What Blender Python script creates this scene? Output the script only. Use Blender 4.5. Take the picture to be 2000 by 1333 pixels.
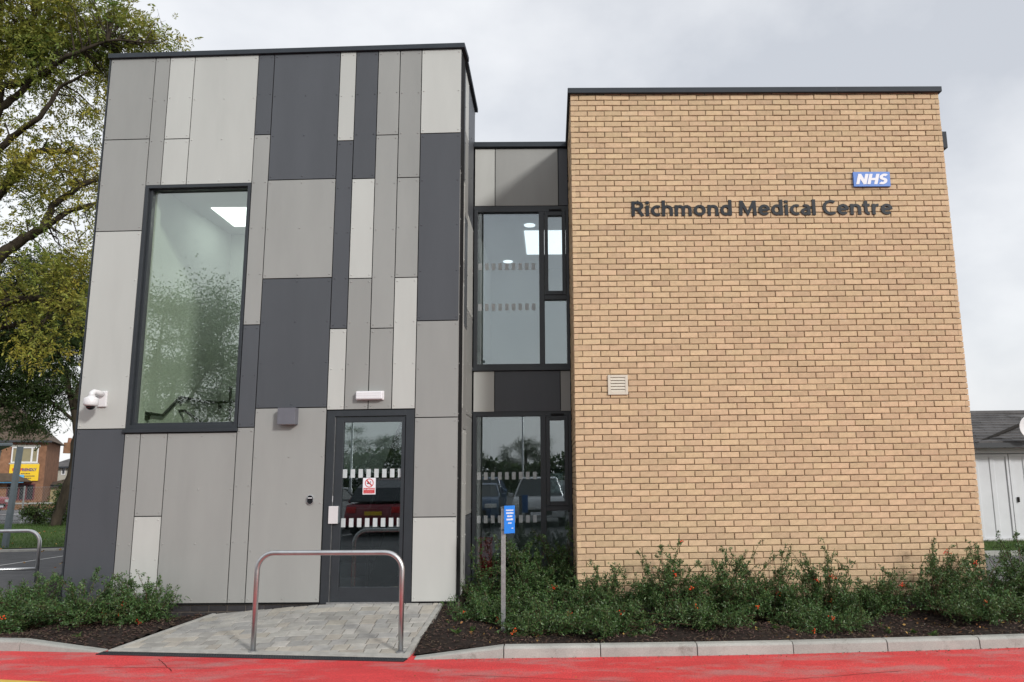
import bpy, bmesh, math, random
import numpy as np
from mathutils import Matrix, Vector
R = math.radians
random.seed(7); rng = np.random.default_rng(11)
for o in list(bpy.data.objects): bpy.data.objects.remove(o)
scene = bpy.context.scene
COL = scene.collection

# ------------------------------------------------------------------ camera
FPX, YAW, PIT, ROL = 1520.0, 0.0168017, 0.1713622, -0.0125377
CAM = np.array([-0.3, -9.6524, 1.4588]); PPX, PPY = 1099.634, 666.5
def cam_basis():
    f = np.array([math.sin(YAW)*math.cos(PIT), math.cos(YAW)*math.cos(PIT), math.sin(PIT)])
    r = np.array([math.cos(YAW), -math.sin(YAW), 0.0]); u = np.cross(r, f)
    c, s = math.cos(ROL), math.sin(ROL)
    return c*r+s*u, -s*r+c*u, f
CR, CU, CF_ = cam_basis()
cd = bpy.data.cameras.new('camera'); cam = bpy.data.objects.new('camera', cd); COL.objects.link(cam)
m = Matrix.Identity(4)
for i in range(3):
    m[i][0], m[i][1], m[i][2], m[i][3] = CR[i], CU[i], -CF_[i], CAM[i]
cam.matrix_world = m
cd.sensor_width = 36; cd.lens = FPX/2000*36
cd.shift_x = (1000-PPX)/2000; cd.shift_y = 0
cd.clip_start = 0.05; cd.clip_end = 3000
scene.camera = cam

# ------------------------------------------------------------------ world, sun, exposure
SUN_TO = Vector((0.8, -1.0, 0.62)).normalized()
w = bpy.data.worlds.new('World'); scene.world = w; w.use_nodes = True
nt = w.node_tree; nt.nodes.clear()
def N(t, **k):
    n = nt.nodes.new(t)
    for a, b in k.items(): setattr(n, a, b)
    return n
sky = N('ShaderNodeTexSky', sky_type='NISHITA', sun_disc=False)
sky.sun_elevation = math.asin(SUN_TO.z); sky.sun_rotation = math.atan2(SUN_TO.x, SUN_TO.y)
sky.air_density = 1.2; sky.dust_density = 3.0
b1 = N('ShaderNodeBackground'); b1.inputs[1].default_value = 0.1; nt.links.new(sky.outputs[0], b1.inputs[0])
tc = N('ShaderNodeTexCoord'); mp = N('ShaderNodeMapping'); mp.inputs['Scale'].default_value = (1, 1, 1.5)
mp.inputs['Location'].default_value = (0.55, 0.2, 0.3)
nz = N('ShaderNodeTexNoise'); nz.inputs['Scale'].default_value = 1.7; nz.inputs['Detail'].default_value = 7; nz.inputs['Roughness'].default_value = 0.52
nz.inputs['Distortion'].default_value = 0.1
rp = N('ShaderNodeValToRGB'); rp.color_ramp.elements[0].position = 0.34; rp.color_ramp.elements[1].position = 0.58
rp.color_ramp.elements[0].color = (0.36, 0.375, 0.405, 1); rp.color_ramp.elements[1].color = (0.58, 0.585, 0.595, 1)
nt.links.new(tc.outputs['Generated'], mp.inputs[0]); nt.links.new(mp.outputs[0], nz.inputs['Vector']); nt.links.new(nz.outputs['Fac'], rp.inputs[0])
b2 = N('ShaderNodeBackground'); b2.inputs[1].default_value = 1.0; nt.links.new(rp.outputs[0], b2.inputs[0])
mx = N('ShaderNodeMixShader'); mx.inputs[0].default_value = 0.9
nt.links.new(b1.outputs[0], mx.inputs[1]); nt.links.new(b2.outputs[0], mx.inputs[2])
wo = N('ShaderNodeOutputWorld'); nt.links.new(mx.outputs[0], wo.inputs[0])
sl = bpy.data.lights.new('sun', 'SUN'); sl.energy = 1.3; sl.angle = R(7.0); sl.color = (1.0, 0.98, 0.95)
so = bpy.data.objects.new('sun', sl); COL.objects.link(so)
so.rotation_euler = SUN_TO.to_track_quat('Z', 'Y').to_euler(); so.location = (20, -25, 20)
vs = scene.view_settings; vs.view_transform = 'Standard'; vs.look = 'None'; vs.exposure = 0.85; vs.gamma = 1
scene.render.resolution_x, scene.render.resolution_y = 1024, 682
scene.cycles.max_bounces = 8; scene.cycles.transparent_max_bounces = 16

# ------------------------------------------------------------------ pixel rays (photo pixels -> directions)
def ray(x, y): return (x-PPX)/FPX*CR + (PPY-y)/FPX*CU + CF_
def onY(x, y, Y): d = ray(x, y); return CAM + d*(Y-CAM[1])/d[1]
def onZ(x, y, Z): d = ray(x, y); return CAM + d*(Z-CAM[2])/d[2]
def onX(x, y, X): d = ray(x, y); return CAM + d*(X-CAM[0])/d[0]

# ------------------------------------------------------------------ materials
MATS = {}
def mat(name, col, rough=0.6, spec=0.5, metal=0.0, noise=None, bump=0.0, bscale=60, rnd=0.0, isl=0.0, emit=None, trans=0.0, col2=None, stretch=None, wear=None, fine=None):
    if name in MATS: return MATS[name]
    M = bpy.data.materials.new(name); M.use_nodes = True; t = M.node_tree; ns = t.nodes
    p = ns['Principled BSDF']; out = ns['Material Output']
    p.inputs['Roughness'].default_value = rough; p.inputs['Metallic'].default_value = metal
    p.inputs['Specular IOR Level'].default_value = spec
    c = (*col, 1); p.inputs['Base Color'].default_value = c
    tc = ns.new('ShaderNodeTexCoord'); co = tc.outputs['Object']
    if stretch:
        mpn = ns.new('ShaderNodeMapping'); mpn.inputs['Scale'].default_value = stretch; t.links.new(co, mpn.inputs[0]); co = mpn.outputs[0]
    cur = None
    if noise or col2:
        sc, amt = noise or (3, 1)
        n = ns.new('ShaderNodeTexNoise'); n.inputs['Scale'].default_value = sc; n.inputs['Detail'].default_value = 6; n.inputs['Roughness'].default_value = 0.6
        t.links.new(co, n.inputs['Vector'])
        r = ns.new('ShaderNodeValToRGB'); r.color_ramp.elements[0].position = 0.32; r.color_ramp.elements[1].position = 0.68
        a = c if col2 else tuple(x*(1-amt) for x in col)+(1,); b = (*col2, 1) if col2 else tuple(min(1, x*(1+amt)) for x in col)+(1,)
        r.color_ramp.elements[0].color = a; r.color_ramp.elements[1].color = b
        t.links.new(n.outputs['Fac'], r.inputs[0]); cur = r.outputs[0]
    if wear:   # (scale, threshold, colour, strength): blotches with a shape of their own
        n = ns.new('ShaderNodeTexNoise'); n.inputs['Scale'].default_value = wear[0]; n.inputs['Detail'].default_value = 8; n.inputs['Roughness'].default_value = 0.7
        t.links.new(co, n.inputs['Vector'])
        r = ns.new('ShaderNodeMapRange'); r.inputs[1].default_value = wear[1]; r.inputs[2].default_value = wear[1]+0.14; r.inputs[4].default_value = wear[3]
        t.links.new(n.outputs['Fac'], r.inputs[0])
        mxn = ns.new('ShaderNodeMix'); mxn.data_type = 'RGBA'
        t.links.new(r.outputs[0], mxn.inputs[0])
        if cur: t.links.new(cur, mxn.inputs[6])
        else: mxn.inputs[6].default_value = c
        mxn.inputs[7].default_value = (*wear[2], 1); cur = mxn.outputs[2]
    if fine:   # grain: (scale, amount)
        n = ns.new('ShaderNodeTexNoise'); n.inputs['Scale'].default_value = fine[0]; n.inputs['Detail'].default_value = 2
        t.links.new(tc.outputs['Object'], n.inputs['Vector'])
        r = ns.new('ShaderNodeMapRange'); r.inputs[1].default_value = .3; r.inputs[2].default_value = .7; r.inputs[3].default_value = 1-fine[1]; r.inputs[4].default_value = 1+fine[1]
        t.links.new(n.outputs['Fac'], r.inputs[0])
        vm = ns.new('ShaderNodeVectorMath'); vm.operation = 'SCALE'; t.links.new(r.outputs[0], vm.inputs['Scale'])
        if cur: t.links.new(cur, vm.inputs[0])
        else: vm.inputs[0].default_value = col
        cur = vm.outputs[0]
    if rnd or isl:
        hs = ns.new('ShaderNodeHueSaturation')
        if cur: t.links.new(cur, hs.inputs['Color'])
        else: hs.inputs['Color'].default_value = c
        oi = ns.new('ShaderNodeObjectInfo'); ge = ns.new('ShaderNodeNewGeometry')
        ad = ns.new('ShaderNodeMath'); ad.operation = 'ADD'; t.links.new(oi.outputs['Random'], ad.inputs[0]); t.links.new(ge.outputs['Random Per Island'], ad.inputs[1])
        fr = ns.new('ShaderNodeMath'); fr.operation = 'FRACT'; t.links.new(ad.outputs[0], fr.inputs[0])
        amt = rnd or isl
        mr = ns.new('ShaderNodeMapRange'); mr.inputs[3].default_value = 1-amt; mr.inputs[4].default_value = 1+amt
        t.links.new(fr.outputs[0], mr.inputs[0]); t.links.new(mr.outputs[0], hs.inputs['Value'])
        m2 = ns.new('ShaderNodeMath'); m2.operation = 'MULTIPLY'; m2.inputs[1].default_value = 7.31; t.links.new(fr.outputs[0], m2.inputs[0])
        f2 = ns.new('ShaderNodeMath'); f2.operation = 'FRACT'; t.links.new(m2.outputs[0], f2.inputs[0])
        mh = ns.new('ShaderNodeMapRange'); mh.inputs[3].default_value = 0.5-amt*0.055; mh.inputs[4].default_value = 0.5+amt*0.055
        t.links.new(f2.outputs[0], mh.inputs[0]); t.links.new(mh.outputs[0], hs.inputs['Hue'])
        cur = hs.outputs[0]
    if cur: t.links.new(cur, p.inputs['Base Color'])
    if bump:
        n = ns.new('ShaderNodeTexNoise'); n.inputs['Scale'].default_value = bscale; n.inputs['Detail'].default_value = 5
        t.links.new(co, n.inputs['Vector'])
        bn = ns.new('ShaderNodeBump'); bn.inputs['Strength'].default_value = bump; bn.inputs['Distance'].default_value = 0.01
        t.links.new(n.outputs['Fac'], bn.inputs['Height']); t.links.new(bn.outputs[0], p.inputs['Normal'])
    if emit:
        p.inputs['Emission Color'].default_value = (*emit[0], 1); p.inputs['Emission Strength'].default_value = emit[1]
    if trans:
        tr = ns.new('ShaderNodeBsdfTranslucent')
        if cur: t.links.new(cur, tr.inputs[0])
        else: tr.inputs[0].default_value = c
        ms = ns.new('ShaderNodeMixShader'); ms.inputs[0].default_value = trans
        t.links.new(p.outputs[0], ms.inputs[1]); t.links.new(tr.outputs[0], ms.inputs[2]); t.links.new(ms.outputs[0], out.inputs[0])
    MATS[name] = M; return M
def glass(name, tint, ior, tintr=(0.95, 0.98, 1.0)):
    M = bpy.data.materials.new(name); M.use_nodes = True; t = M.node_tree; ns = t.nodes; ns.clear()
    tr = ns.new('ShaderNodeBsdfTransparent'); tr.inputs[0].default_value = (*tint, 1)
    gl = ns.new('ShaderNodeBsdfGlossy'); gl.inputs[0].default_value = (*tintr, 1); gl.inputs['Roughness'].default_value = 0.0
    lw = ns.new('ShaderNodeLayerWeight'); lw.inputs[0].default_value = 0.5
    pw_ = ns.new('ShaderNodeMath'); pw_.operation = 'POWER'; pw_.inputs[1].default_value = 4.0; t.links.new(lw.outputs['Facing'], pw_.inputs[0])
    fr = ns.new('ShaderNodeMapRange'); fr.inputs[3].default_value = ior; fr.inputs[4].default_value = 0.9; t.links.new(pw_.outputs[0], fr.inputs[0])
    mx = ns.new('ShaderNodeMixShader'); t.links.new(fr.outputs[0], mx.inputs[0]); t.links.new(tr.outputs[0], mx.inputs[1]); t.links.new(gl.outputs[0], mx.inputs[2])
    o = ns.new('ShaderNodeOutputMaterial'); t.links.new(mx.outputs[0], o.inputs[0]); return M

M_LIGHT = mat('panel_light', (0.485, 0.492, 0.470), 0.55, 0.35, noise=(1.3, 0.045), stretch=(1.6, 1.6, .35), wear=(1.4, .55, (.36,.37,.355), .14), bump=0.05, bscale=300, rnd=0.03)
M_MID = mat('panel_mid', (0.300, 0.303, 0.292), 0.55, 0.35, noise=(1.6, 0.05), stretch=(1.6, 1.6, .35), wear=(1.4, .55, (.22,.23,.22), .14), bump=0.05, bscale=300, rnd=0.05)
M_DARK = mat('panel_dark', (0.075, 0.081, 0.092), 0.5, 0.4, noise=(1.6, 0.07), stretch=(1.6, 1.6, .35), wear=(1.4, .55, (.085,.09,.098), .14), bump=0.05, bscale=300, rnd=0.06)
M_FRAME = mat('frame_grey', (0.026, 0.031, 0.037), 0.42, 0.5, noise=(8, 0.08))
M_COPING = mat('coping_grey', (0.040, 0.048, 0.058), 0.65, 0.22, noise=(5, 0.08))
M_BACK = mat('wall_backing', (0.015, 0.015, 0.016), 0.9, 0.2, noise=(5, 0.2))
M_BRICK = mat('brick_buff', (0.580, 0.422, 0.268), 0.85, 0.2, noise=(14, 0.09), fine=(160, .10), bump=0.3, bscale=90, rnd=0.095, wear=(6, 0.56, (0.56, 0.44, 0.31), 0.5))
M_MORTAR = mat('mortar', (0.26, 0.19, 0.125), 0.95, 0.1, noise=(30, 0.25), bump=0.5, bscale=120)
M_PLINTH = mat('brick_plinth', (0.035, 0.033, 0.036), 0.6, 0.4, noise=(20, 0.2), bump=0.2, rnd=0.25)
M_PMORT = mat('mortar_plinth', (0.20, 0.17, 0.14), 0.95, 0.1, noise=(30, 0.2))
M_GLASS = glass('window_glass', (0.88, 0.925, 0.87), 0.175)
M_GLASSD = glass('window_glass_dark', (0.82, 0.88, 0.89), 0.16, (0.90, 0.96, 1.0))
M_FROST = mat('frosted_mark', (0.72, 0.76, 0.77), 0.7, 0.3, noise=(20, 0.05), trans=0.35)
M_STEEL = mat('brushed_steel', (0.60, 0.61, 0.62), 0.38, 0.5, metal=1.0, noise=(9, 0.1), bump=0.05, bscale=150, wear=(14, 0.62, (0.30, 0.24, 0.20), 0.35))
M_GALV = mat('galvanised', (0.40, 0.41, 0.41), 0.45, 0.5, metal=0.8, noise=(25, 0.2))
M_RED = mat('red_surface', (0.62, 0.052, 0.055), 0.72, 0.35, noise=(2.2, 0.13), bump=0.6, bscale=140, stretch=(.55, 1.3, 1), wear=(2.6, 0.50, (0.42, 0.20, 0.19), 0.7), fine=(95, .34))
M_ASPH = mat('asphalt', (0.085, 0.085, 0.088), 0.9, 0.3, noise=(3, 0.2), bump=0.6, bscale=120)
M_WHITE = mat('white_paint', (0.62, 0.62, 0.60), 0.7, 0.3, noise=(8, 0.12), wear=(12, 0.6, (0.2, 0.2, 0.2), 0.6))
M_YEL = mat('yellow_paint', (0.62, 0.44, 0.08), 0.7, 0.3, noise=(8, 0.12))
M_CONC = mat('kerb_concrete', (0.355, 0.362, 0.338), 0.9, 0.2, noise=(4, 0.12), bump=0.4, bscale=110, rnd=0.09, fine=(130, .13), wear=(5, 0.56, (0.17, 0.16, 0.14), 0.65))
M_EDGE = mat('edging_concrete', (0.36, 0.355, 0.33), 0.9, 0.2, noise=(9, 0.15), bump=0.3)
M_PAVE = mat('paver', (0.345, 0.335, 0.31), 0.85, 0.3, noise=(8, 0.15), bump=0.4, bscale=100, rnd=0.17, fine=(150, .12), wear=(7, 0.57, (0.42, 0.37, 0.28), 0.45))
M_PAVE2 = mat('paver_beige', (0.375, 0.350, 0.305), 0.85, 0.3, noise=(8, 0.12), bump=0.4, bscale=100, rnd=0.12, fine=(150, .12))
M_PAVE3 = mat('paver_dark', (0.305, 0.300, 0.286), 0.85, 0.3, noise=(8, 0.15), bump=0.4, bscale=100, rnd=0.12, fine=(150, .12))
M_JOINT = mat('paver_joint', (0.07, 0.065, 0.06), 0.95, 0.1, noise=(30, 0.3))
M_SOIL = mat('bark_soil', (0.026, 0.019, 0.016), 0.95, 0.2, noise=(25, 0.5), bump=1.0, bscale=45)
M_CHIP = mat('bark_chip', (0.080, 0.054, 0.042), 0.9, 0.2, isl=0.65)
M_GRASS = mat('grass', (0.045, 0.085, 0.018), 0.9, 0.2, col2=(0.075, 0.115, 0.028), noise=(1.5, 1), bump=1.0, bscale=50)
M_BLADE = mat('grass_blade', (0.055, 0.105, 0.022), 0.7, 0.3, isl=0.35, trans=0.3)
M_LEAF = mat('bush_leaf', (0.068, 0.128, 0.038), 0.42, 0.5, isl=0.55, trans=0.22)
M_STEM = mat('bush_stem', (0.085, 0.055, 0.035), 0.85, 0.2, noise=(20, 0.3))
M_BERRY = mat('berry', (0.75, 0.085, 0.015), 0.35, 0.5, isl=0.25)
M_BARK = mat('tree_bark', (0.040, 0.032, 0.023), 0.95, 0.2, noise=(6, 0.45), bump=1.0, bscale=22, stretch=(1, 1, 0.3))
M_TLEAF = mat('tree_leaf', (0.150, 0.225, 0.052), 0.55, 0.35, isl=0.45, trans=0.45, noise=(0.5, 1), col2=(0.40, 0.335, 0.052))
M_TLEAF2 = mat('tree_leaf_dark', (0.055, 0.088, 0.024), 0.55, 0.35, isl=0.5, trans=0.3)
M_WALLIN = mat('inner_plaster', (0.66, 0.70, 0.64), 0.9, 0.2, noise=(2, 0.02))
M_CEIL = mat('inner_ceiling', (0.62, 0.64, 0.64), 0.9, 0.2, noise=(2, 0.02))
M_FLOORIN = mat('inner_floor', (0.06, 0.062, 0.066), 0.5, 0.4, noise=(6, 0.15))
M_MATRED = mat('inner_mat', (0.22, 0.02, 0.03), 0.9, 0.2, noise=(40, 0.3))
M_LITE = mat('ceiling_panel_lit', (0.8, 0.8, 0.8), 0.6, 0.2, emit=((0.93, 0.97, 1.0), 1.5), noise=(3, 0.01))
M_LITE2 = mat('link_panel_lit', (0.8, 0.8, 0.8), 0.6, 0.2, emit=((0.93, 0.97, 1.0), 0.9), noise=(3, 0.01))
M_RAIL = mat('rail_black', (0.012, 0.013, 0.014), 0.4, 0.5, noise=(10, 0.1))
M_WPLAST = mat('white_plastic', (0.72, 0.71, 0.72), 0.35, 0.5, noise=(9, 0.02))
M_DOME = mat('smoked_dome', (0.008, 0.008, 0.010), 0.08, 0.6, noise=(9, 0.1))
M_DIFF = mat('bulkhead_diffuser', (0.74, 0.73, 0.76), 0.25, 0.6, noise=(9, 0.02))
M_BOX = mat('light_box_grey', (0.135, 0.137, 0.16), 0.45, 0.5, noise=(9, 0.04))
M_LETTER = mat('letter_grey', (0.020, 0.024, 0.030), 0.5, 0.25, noise=(9, 0.06))
M_NHS = mat('sign_blue', (0.045, 0.17, 0.55), 0.4, 0.5, noise=(5, 0.03))
M_SIGNW = mat('sign_white', (0.78, 0.78, 0.82), 0.5, 0.4, noise=(5, 0.02))
M_POSTB = mat('post_sign_blue', (0.012, 0.20, 0.72), 0.35, 0.5, noise=(5, 0.03))
M_SIGNR = mat('sign_red', (0.55, 0.012, 0.016), 0.5, 0.4, noise=(5, 0.03))
M_SIGNY = mat('sign_yellow', (0.75, 0.50, 0.015), 0.5, 0.4, noise=(5, 0.04))
M_VENT = mat('vent_cream', (0.62, 0.57, 0.48), 0.5, 0.4, noise=(5, 0.04))
M_VDARK = mat('vent_dark', (0.02, 0.018, 0.016), 0.9, 0.2, noise=(5, 0.1))
M_ORANGE = mat('house_brick', (0.225, 0.115, 0.072), 0.9, 0.2, noise=(3, 0.25), bump=0.5, bscale=30, rnd=0.2)
M_TILE = mat('roof_tile', (0.105, 0.080, 0.062), 0.9, 0.2, noise=(2, 0.25), bump=0.5, bscale=20, rnd=0.1)
M_SLATE = mat('roof_slate', (0.085, 0.082, 0.082), 0.85, 0.3, noise=(2, 0.3), bump=0.5, bscale=20, rnd=0.12, wear=(18, 0.6, (0.22, 0.21, 0.19), 0.6))
M_RENDER = mat('render_wall', (0.42, 0.40, 0.34), 0.9, 0.2, noise=(3, 0.08))
M_UPVC = mat('white_frame', (0.68, 0.68, 0.68), 0.4, 0.5, noise=(5, 0.03))
M_BLIND = mat('blind', (0.27, 0.24, 0.15), 0.8, 0.2, noise=(3, 0.08))
M_DGLASS = mat('dark_pane', (0.035, 0.04, 0.045), 0.06, 0.6, noise=(3, 0.2))
M_GARAGE = mat('garage_white', (0.60, 0.615, 0.64), 0.5, 0.4, noise=(2, 0.05), wear=(4, 0.64, (0.30, 0.31, 0.32), 0.4))
M_TYRE = mat('tyre', (0.015, 0.015, 0.016), 0.85, 0.2, noise=(20, 0.2))
M_RIM = mat('wheel_rim', (0.42, 0.42, 0.43), 0.3, 0.5, metal=0.8, noise=(9, 0.05))
M_SHEL = mat('shelter_metal', (0.12, 0.145, 0.16), 0.45, 0.5, metal=0.3, noise=(9, 0.1))
M_LAMPW = mat('lamp_lens', (0.75, 0.75, 0.72), 0.1, 0.7, noise=(9, 0.03))
M_DEADLEAF = mat('fallen_leaf', (0.30, 0.17, 0.06), 0.85, 0.2, isl=0.5)

# ------------------------------------------------------------------ mesh helpers
ORG = {}
class MB:
    def __init__(s): s.v = []; s.f = []; s.sm = False
    def add(s, vs, fs):
        b = len(s.v); s.v += [tuple(map(float, p)) for p in vs]; s.f += [tuple(b+i for i in q) for q in fs]; return s
    def box(s, x0, x1, y0, y1, z0, z1):
        return s.add([(x0,y0,z0),(x1,y0,z0),(x1,y1,z0),(x0,y1,z0),(x0,y0,z1),(x1,y0,z1),(x1,y1,z1),(x0,y1,z1)],
            [(0,3,2,1),(4,5,6,7),(0,1,5,4),(1,2,6,5),(2,3,7,6),(3,0,4,7)])
    def hexa(s, p):      # 8 points in box order
        return s.add(p, [(0,3,2,1),(4,5,6,7),(0,1,5,4),(1,2,6,5),(2,3,7,6),(3,0,4,7)])
    def prism(s, poly, up):   # poly list of 3d pts (ccw seen from up), extruded by vector up
        n = len(poly); up = np.array(up); a = [np.array(p) for p in poly]
        return s.add(a+[p+up for p in a], [tuple(range(n))[::-1], tuple(range(n, 2*n))]+[(i, (i+1) % n, n+(i+1) % n, n+i) for i in range(n)])
    def tube(s, pts, r, n=8, caps=True, closed=False):
        pts = [np.array(p, float) for p in pts]; k = len(pts)
        rs = r if hasattr(r, '__len__') else [r]*k
        vs = []; fs = []
        ref = None
        for i, p in enumerate(pts):
            a = pts[max(i-1, 0)]; b = pts[min(i+1, k-1)]; t = b-a; t = t/(np.linalg.norm(t)+1e-9)
            if ref is None:
                ref = np.array([0, 0, 1.]) if abs(t[2]) < 0.9 else np.array([1., 0, 0])
            u = ref-t*(ref@t); u /= np.linalg.norm(u)+1e-9; ref = u; q = np.cross(t, u)
            for j in range(n):
                an = 2*math.pi*j/n; vs.append(p+rs[i]*(math.cos(an)*u+math.sin(an)*q))
        for i in range(k-1):
            for j in range(n): fs.append((i*n+j, i*n+(j+1) % n, (i+1)*n+(j+1) % n, (i+1)*n+j))
        if caps: fs.append(tuple(range(n))[::-1]); fs.append(tuple(range((k-1)*n, k*n)))
        return s.add(vs, fs)
    def lathe(s, c, prof, n=16, axis=2):
        vs = []; fs = []
        for r, h in prof:
            for j in range(n):
                a = 2*math.pi*j/n; p = [r*math.cos(a), r*math.sin(a)]; q = p+[h]
                if axis == 1: q = [p[0], h, p[1]]
                if axis == 0: q = [h, p[0], p[1]]
                vs.append((c[0]+q[0], c[1]+q[1], c[2]+q[2]))
        k = len(prof)
        for i in range(k-1):
            for j in range(n): fs.append((i*n+j, i*n+(j+1) % n, (i+1)*n+(j+1) % n, (i+1)*n+j))
        fs.append(tuple(range(n))[::-1]); fs.append(tuple(range((k-1)*n, k*n)))
        return s.add(vs, fs)
    def build(s, name, material, parent=None, smooth=False, kind=None, bevel=0, org=None):
        o0 = ORG[parent.name] if parent else (np.array(org, float) if org is not None else np.zeros(3))
        me = bpy.data.meshes.new(name)
        v = np.array(s.v, float)-o0 if s.v else np.zeros((0, 3))
        me.from_pydata(v.tolist(), [], s.f); me.update()
        me.materials.append(material)
        if smooth: me.polygons.foreach_set('use_smooth', [True]*len(me.polygons))
        o = bpy.data.objects.new(name, me); COL.objects.link(o)
        if parent: o.parent = parent
        elif org is not None: o.location = org
        ORG[o.name] = o0
        if kind: o['kind'] = kind
        if bevel:
            b = o.modifiers.new('bevel', 'BEVEL'); b.width = bevel; b.segments = 2; b.limit_method = 'ANGLE'; b.angle_limit = R(40)
        if smooth and not bevel: pass
        return o
def np_mesh(name, verts, faces_flat, nper, material, parent=None, kind=None, org=None, smooth=False):
    """fast mesh from numpy arrays; every face has nper corners"""
    o0 = ORG[parent.name] if parent else (np.array(org, float) if org is not None else np.zeros(3))
    v = np.asarray(verts, float)-o0; f = np.asarray(faces_flat, np.int32).ravel(); nf = len(f)//nper
    me = bpy.data.meshes.new(name); me.vertices.add(len(v)); me.vertices.foreach_set('co', v.ravel())
    me.loops.add(len(f)); me.loops.foreach_set('vertex_index', f)
    me.polygons.add(nf); me.polygons.foreach_set('loop_start', np.arange(nf)*nper); me.polygons.foreach_set('loop_total', np.full(nf, nper))
    me.update(calc_edges=True); me.materials.append(material)
    if smooth: me.polygons.foreach_set('use_smooth', [True]*nf)
    o = bpy.data.objects.new(name, me); COL.objects.link(o)
    if parent: o.parent = parent
    elif org is not None: o.location = org
    ORG[o.name] = o0
    if kind: o['kind'] = kind
    return o
def tag(o, label, cat, group=None):
    o['label'] = label; o['category'] = cat
    if group: o['group'] = group
    return o
def thing(name, loc, label, cat, group=None):
    o = bpy.data.objects.new(name, None); COL.objects.link(o); o.location = loc; o.empty_display_size = 0.2
    ORG[o.name] = np.array(loc, float); return tag(o, label, cat, group)
def struct(o): o['kind'] = 'structure'; return o
def copy_tree(o, parent=None):
    c = o.copy(); COL.objects.link(c)
    if parent: c.parent = parent
    for ch in o.children: copy_tree(ch, c)
    return c
class Frame:
    """a wall plane: s along the wall, z up, d outwards"""
    def __init__(s, o, ex, n): s.o = np.array(o, float); s.ex = np.array(ex, float); s.ex /= np.linalg.norm(s.ex); s.n = np.array(n, float); s.n /= np.linalg.norm(s.n)
    def P(s, a, z, d=0): return s.o+s.ex*a+s.n*d+np.array([0, 0, z])
    def box(s, mb, a0, a1, z0, z1, d0, d1):
        p = [s.P(a0,z0,d1), s.P(a1,z0,d1), s.P(a1,z0,d0), s.P(a0,z0,d0), s.P(a0,z1,d1), s.P(a1,z1,d1), s.P(a1,z1,d0), s.P(a0,z1,d0)]
        return mb.hexa(p)
    def pix(s, x, y, d=0):
        r = ray(x, y); q = s.o+s.n*d; t = ((q-CAM)@s.n)/(r@s.n); h = CAM+t*r-q
        return h@s.ex, h[2]
def rects_minus(s0, s1, z0, z1, holes):
    ss = sorted({s0, s1, *[h[0] for h in holes], *[h[1] for h in holes]}); out = []
    for a, b in zip(ss[:-1], ss[1:]):
        if b <= s0 or a >= s1: continue
        c = (a+b)/2; blk = sorted((h[2], h[3]) for h in holes if h[0] < c < h[1]); z = z0
        for p, q in blk:
            if p > z: out.append((a, b, z, p))
            z = max(z, q)
        if z < z1: out.append((a, b, z, z1))
    return out
def wall(fr, s0, s1, z0, z1, holes, d0, d1, mb=None):
    mb = mb or MB()
    for a, b, p, q in rects_minus(s0, s1, z0, z1, holes): fr.box(mb, a, b, p, q, d0, d1)
    return mb
def ringframe(fr, a0, a1, z0, z1, wl, wr, wb, wt, d0, d1, mb=None):
    mb = mb or MB()
    fr.box(mb, a0, a0+wl, z0, z1, d0, d1); fr.box(mb, a1-wr, a1, z0, z1, d0, d1)
    fr.box(mb, a0+wl, a1-wr, z0, z0+wb, d0, d1); fr.box(mb, a0+wl, a1-wr, z1-wt, z1, d0, d1); return mb

XR = -1.45; TL = 0.05
LF = Frame((XR, 0, 0), (1, -TL, 0), (-TL, -1, 0))       # clad block, front (s = 0 at its right corner, negative to the left)
LS = Frame((XR, 0, 0), (TL*0, 1, 0), (1, 0, 0))          # clad block, side towards the link (s = depth)
CFR = Frame((0, 1.7, 0), (1, 0, 0), (0, -1, 0))          # link, front
BF = Frame((0, 0, 0), (1, 0, 0), (0, -1, 0))             # brick block, front
ZT = 7.13; ZC = 7.198; BT = 6.46; LW = -4.80             # heights / left end of the clad front (s)
GZ = -0.24                                               # road level

# ------------------------------------------------------------------ ground
def sheet(name, pts, z, material, zf=None):
    mb = MB(); n = len(pts)
    mb.add([(p[0], p[1], (p[2] if len(p) > 2 else z)) for p in pts], [tuple(range(n))]); return struct(mb.build(name, material))
sheet('ground', [(-900,-900),(900,-900),(900,900),(-900,900)], GZ-0.004, M_ASPH)
sheet('red_road', [(-30,1.5),(-9,-1.48),(-5.14,-2.37),(0,-3.55),(5,-4.4),(30,-5.0),(30,2.0),(4.3,-1.0),(-1.6,-1.4),(-4.8,-1.0),(-7,0.2),(-30,4)], GZ, M_RED)
KERB_R = [(-1.62,-1.87),(-0.77,-1.865),(0.15,-1.885),(1.07,-1.895),(1.99,-1.885),(2.91,-1.85),(3.83,-1.80),(4.75,-1.74),(5.67,-1.66),(6.59,-1.57),(7.51,-1.47),(8.43,-1.36)]
KERB_L = [(-4.86,-1.335),(-5.76,-1.20),(-6.67,-1.06),(-7.57,-0.90),(-8.47,-0.70)]
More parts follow.
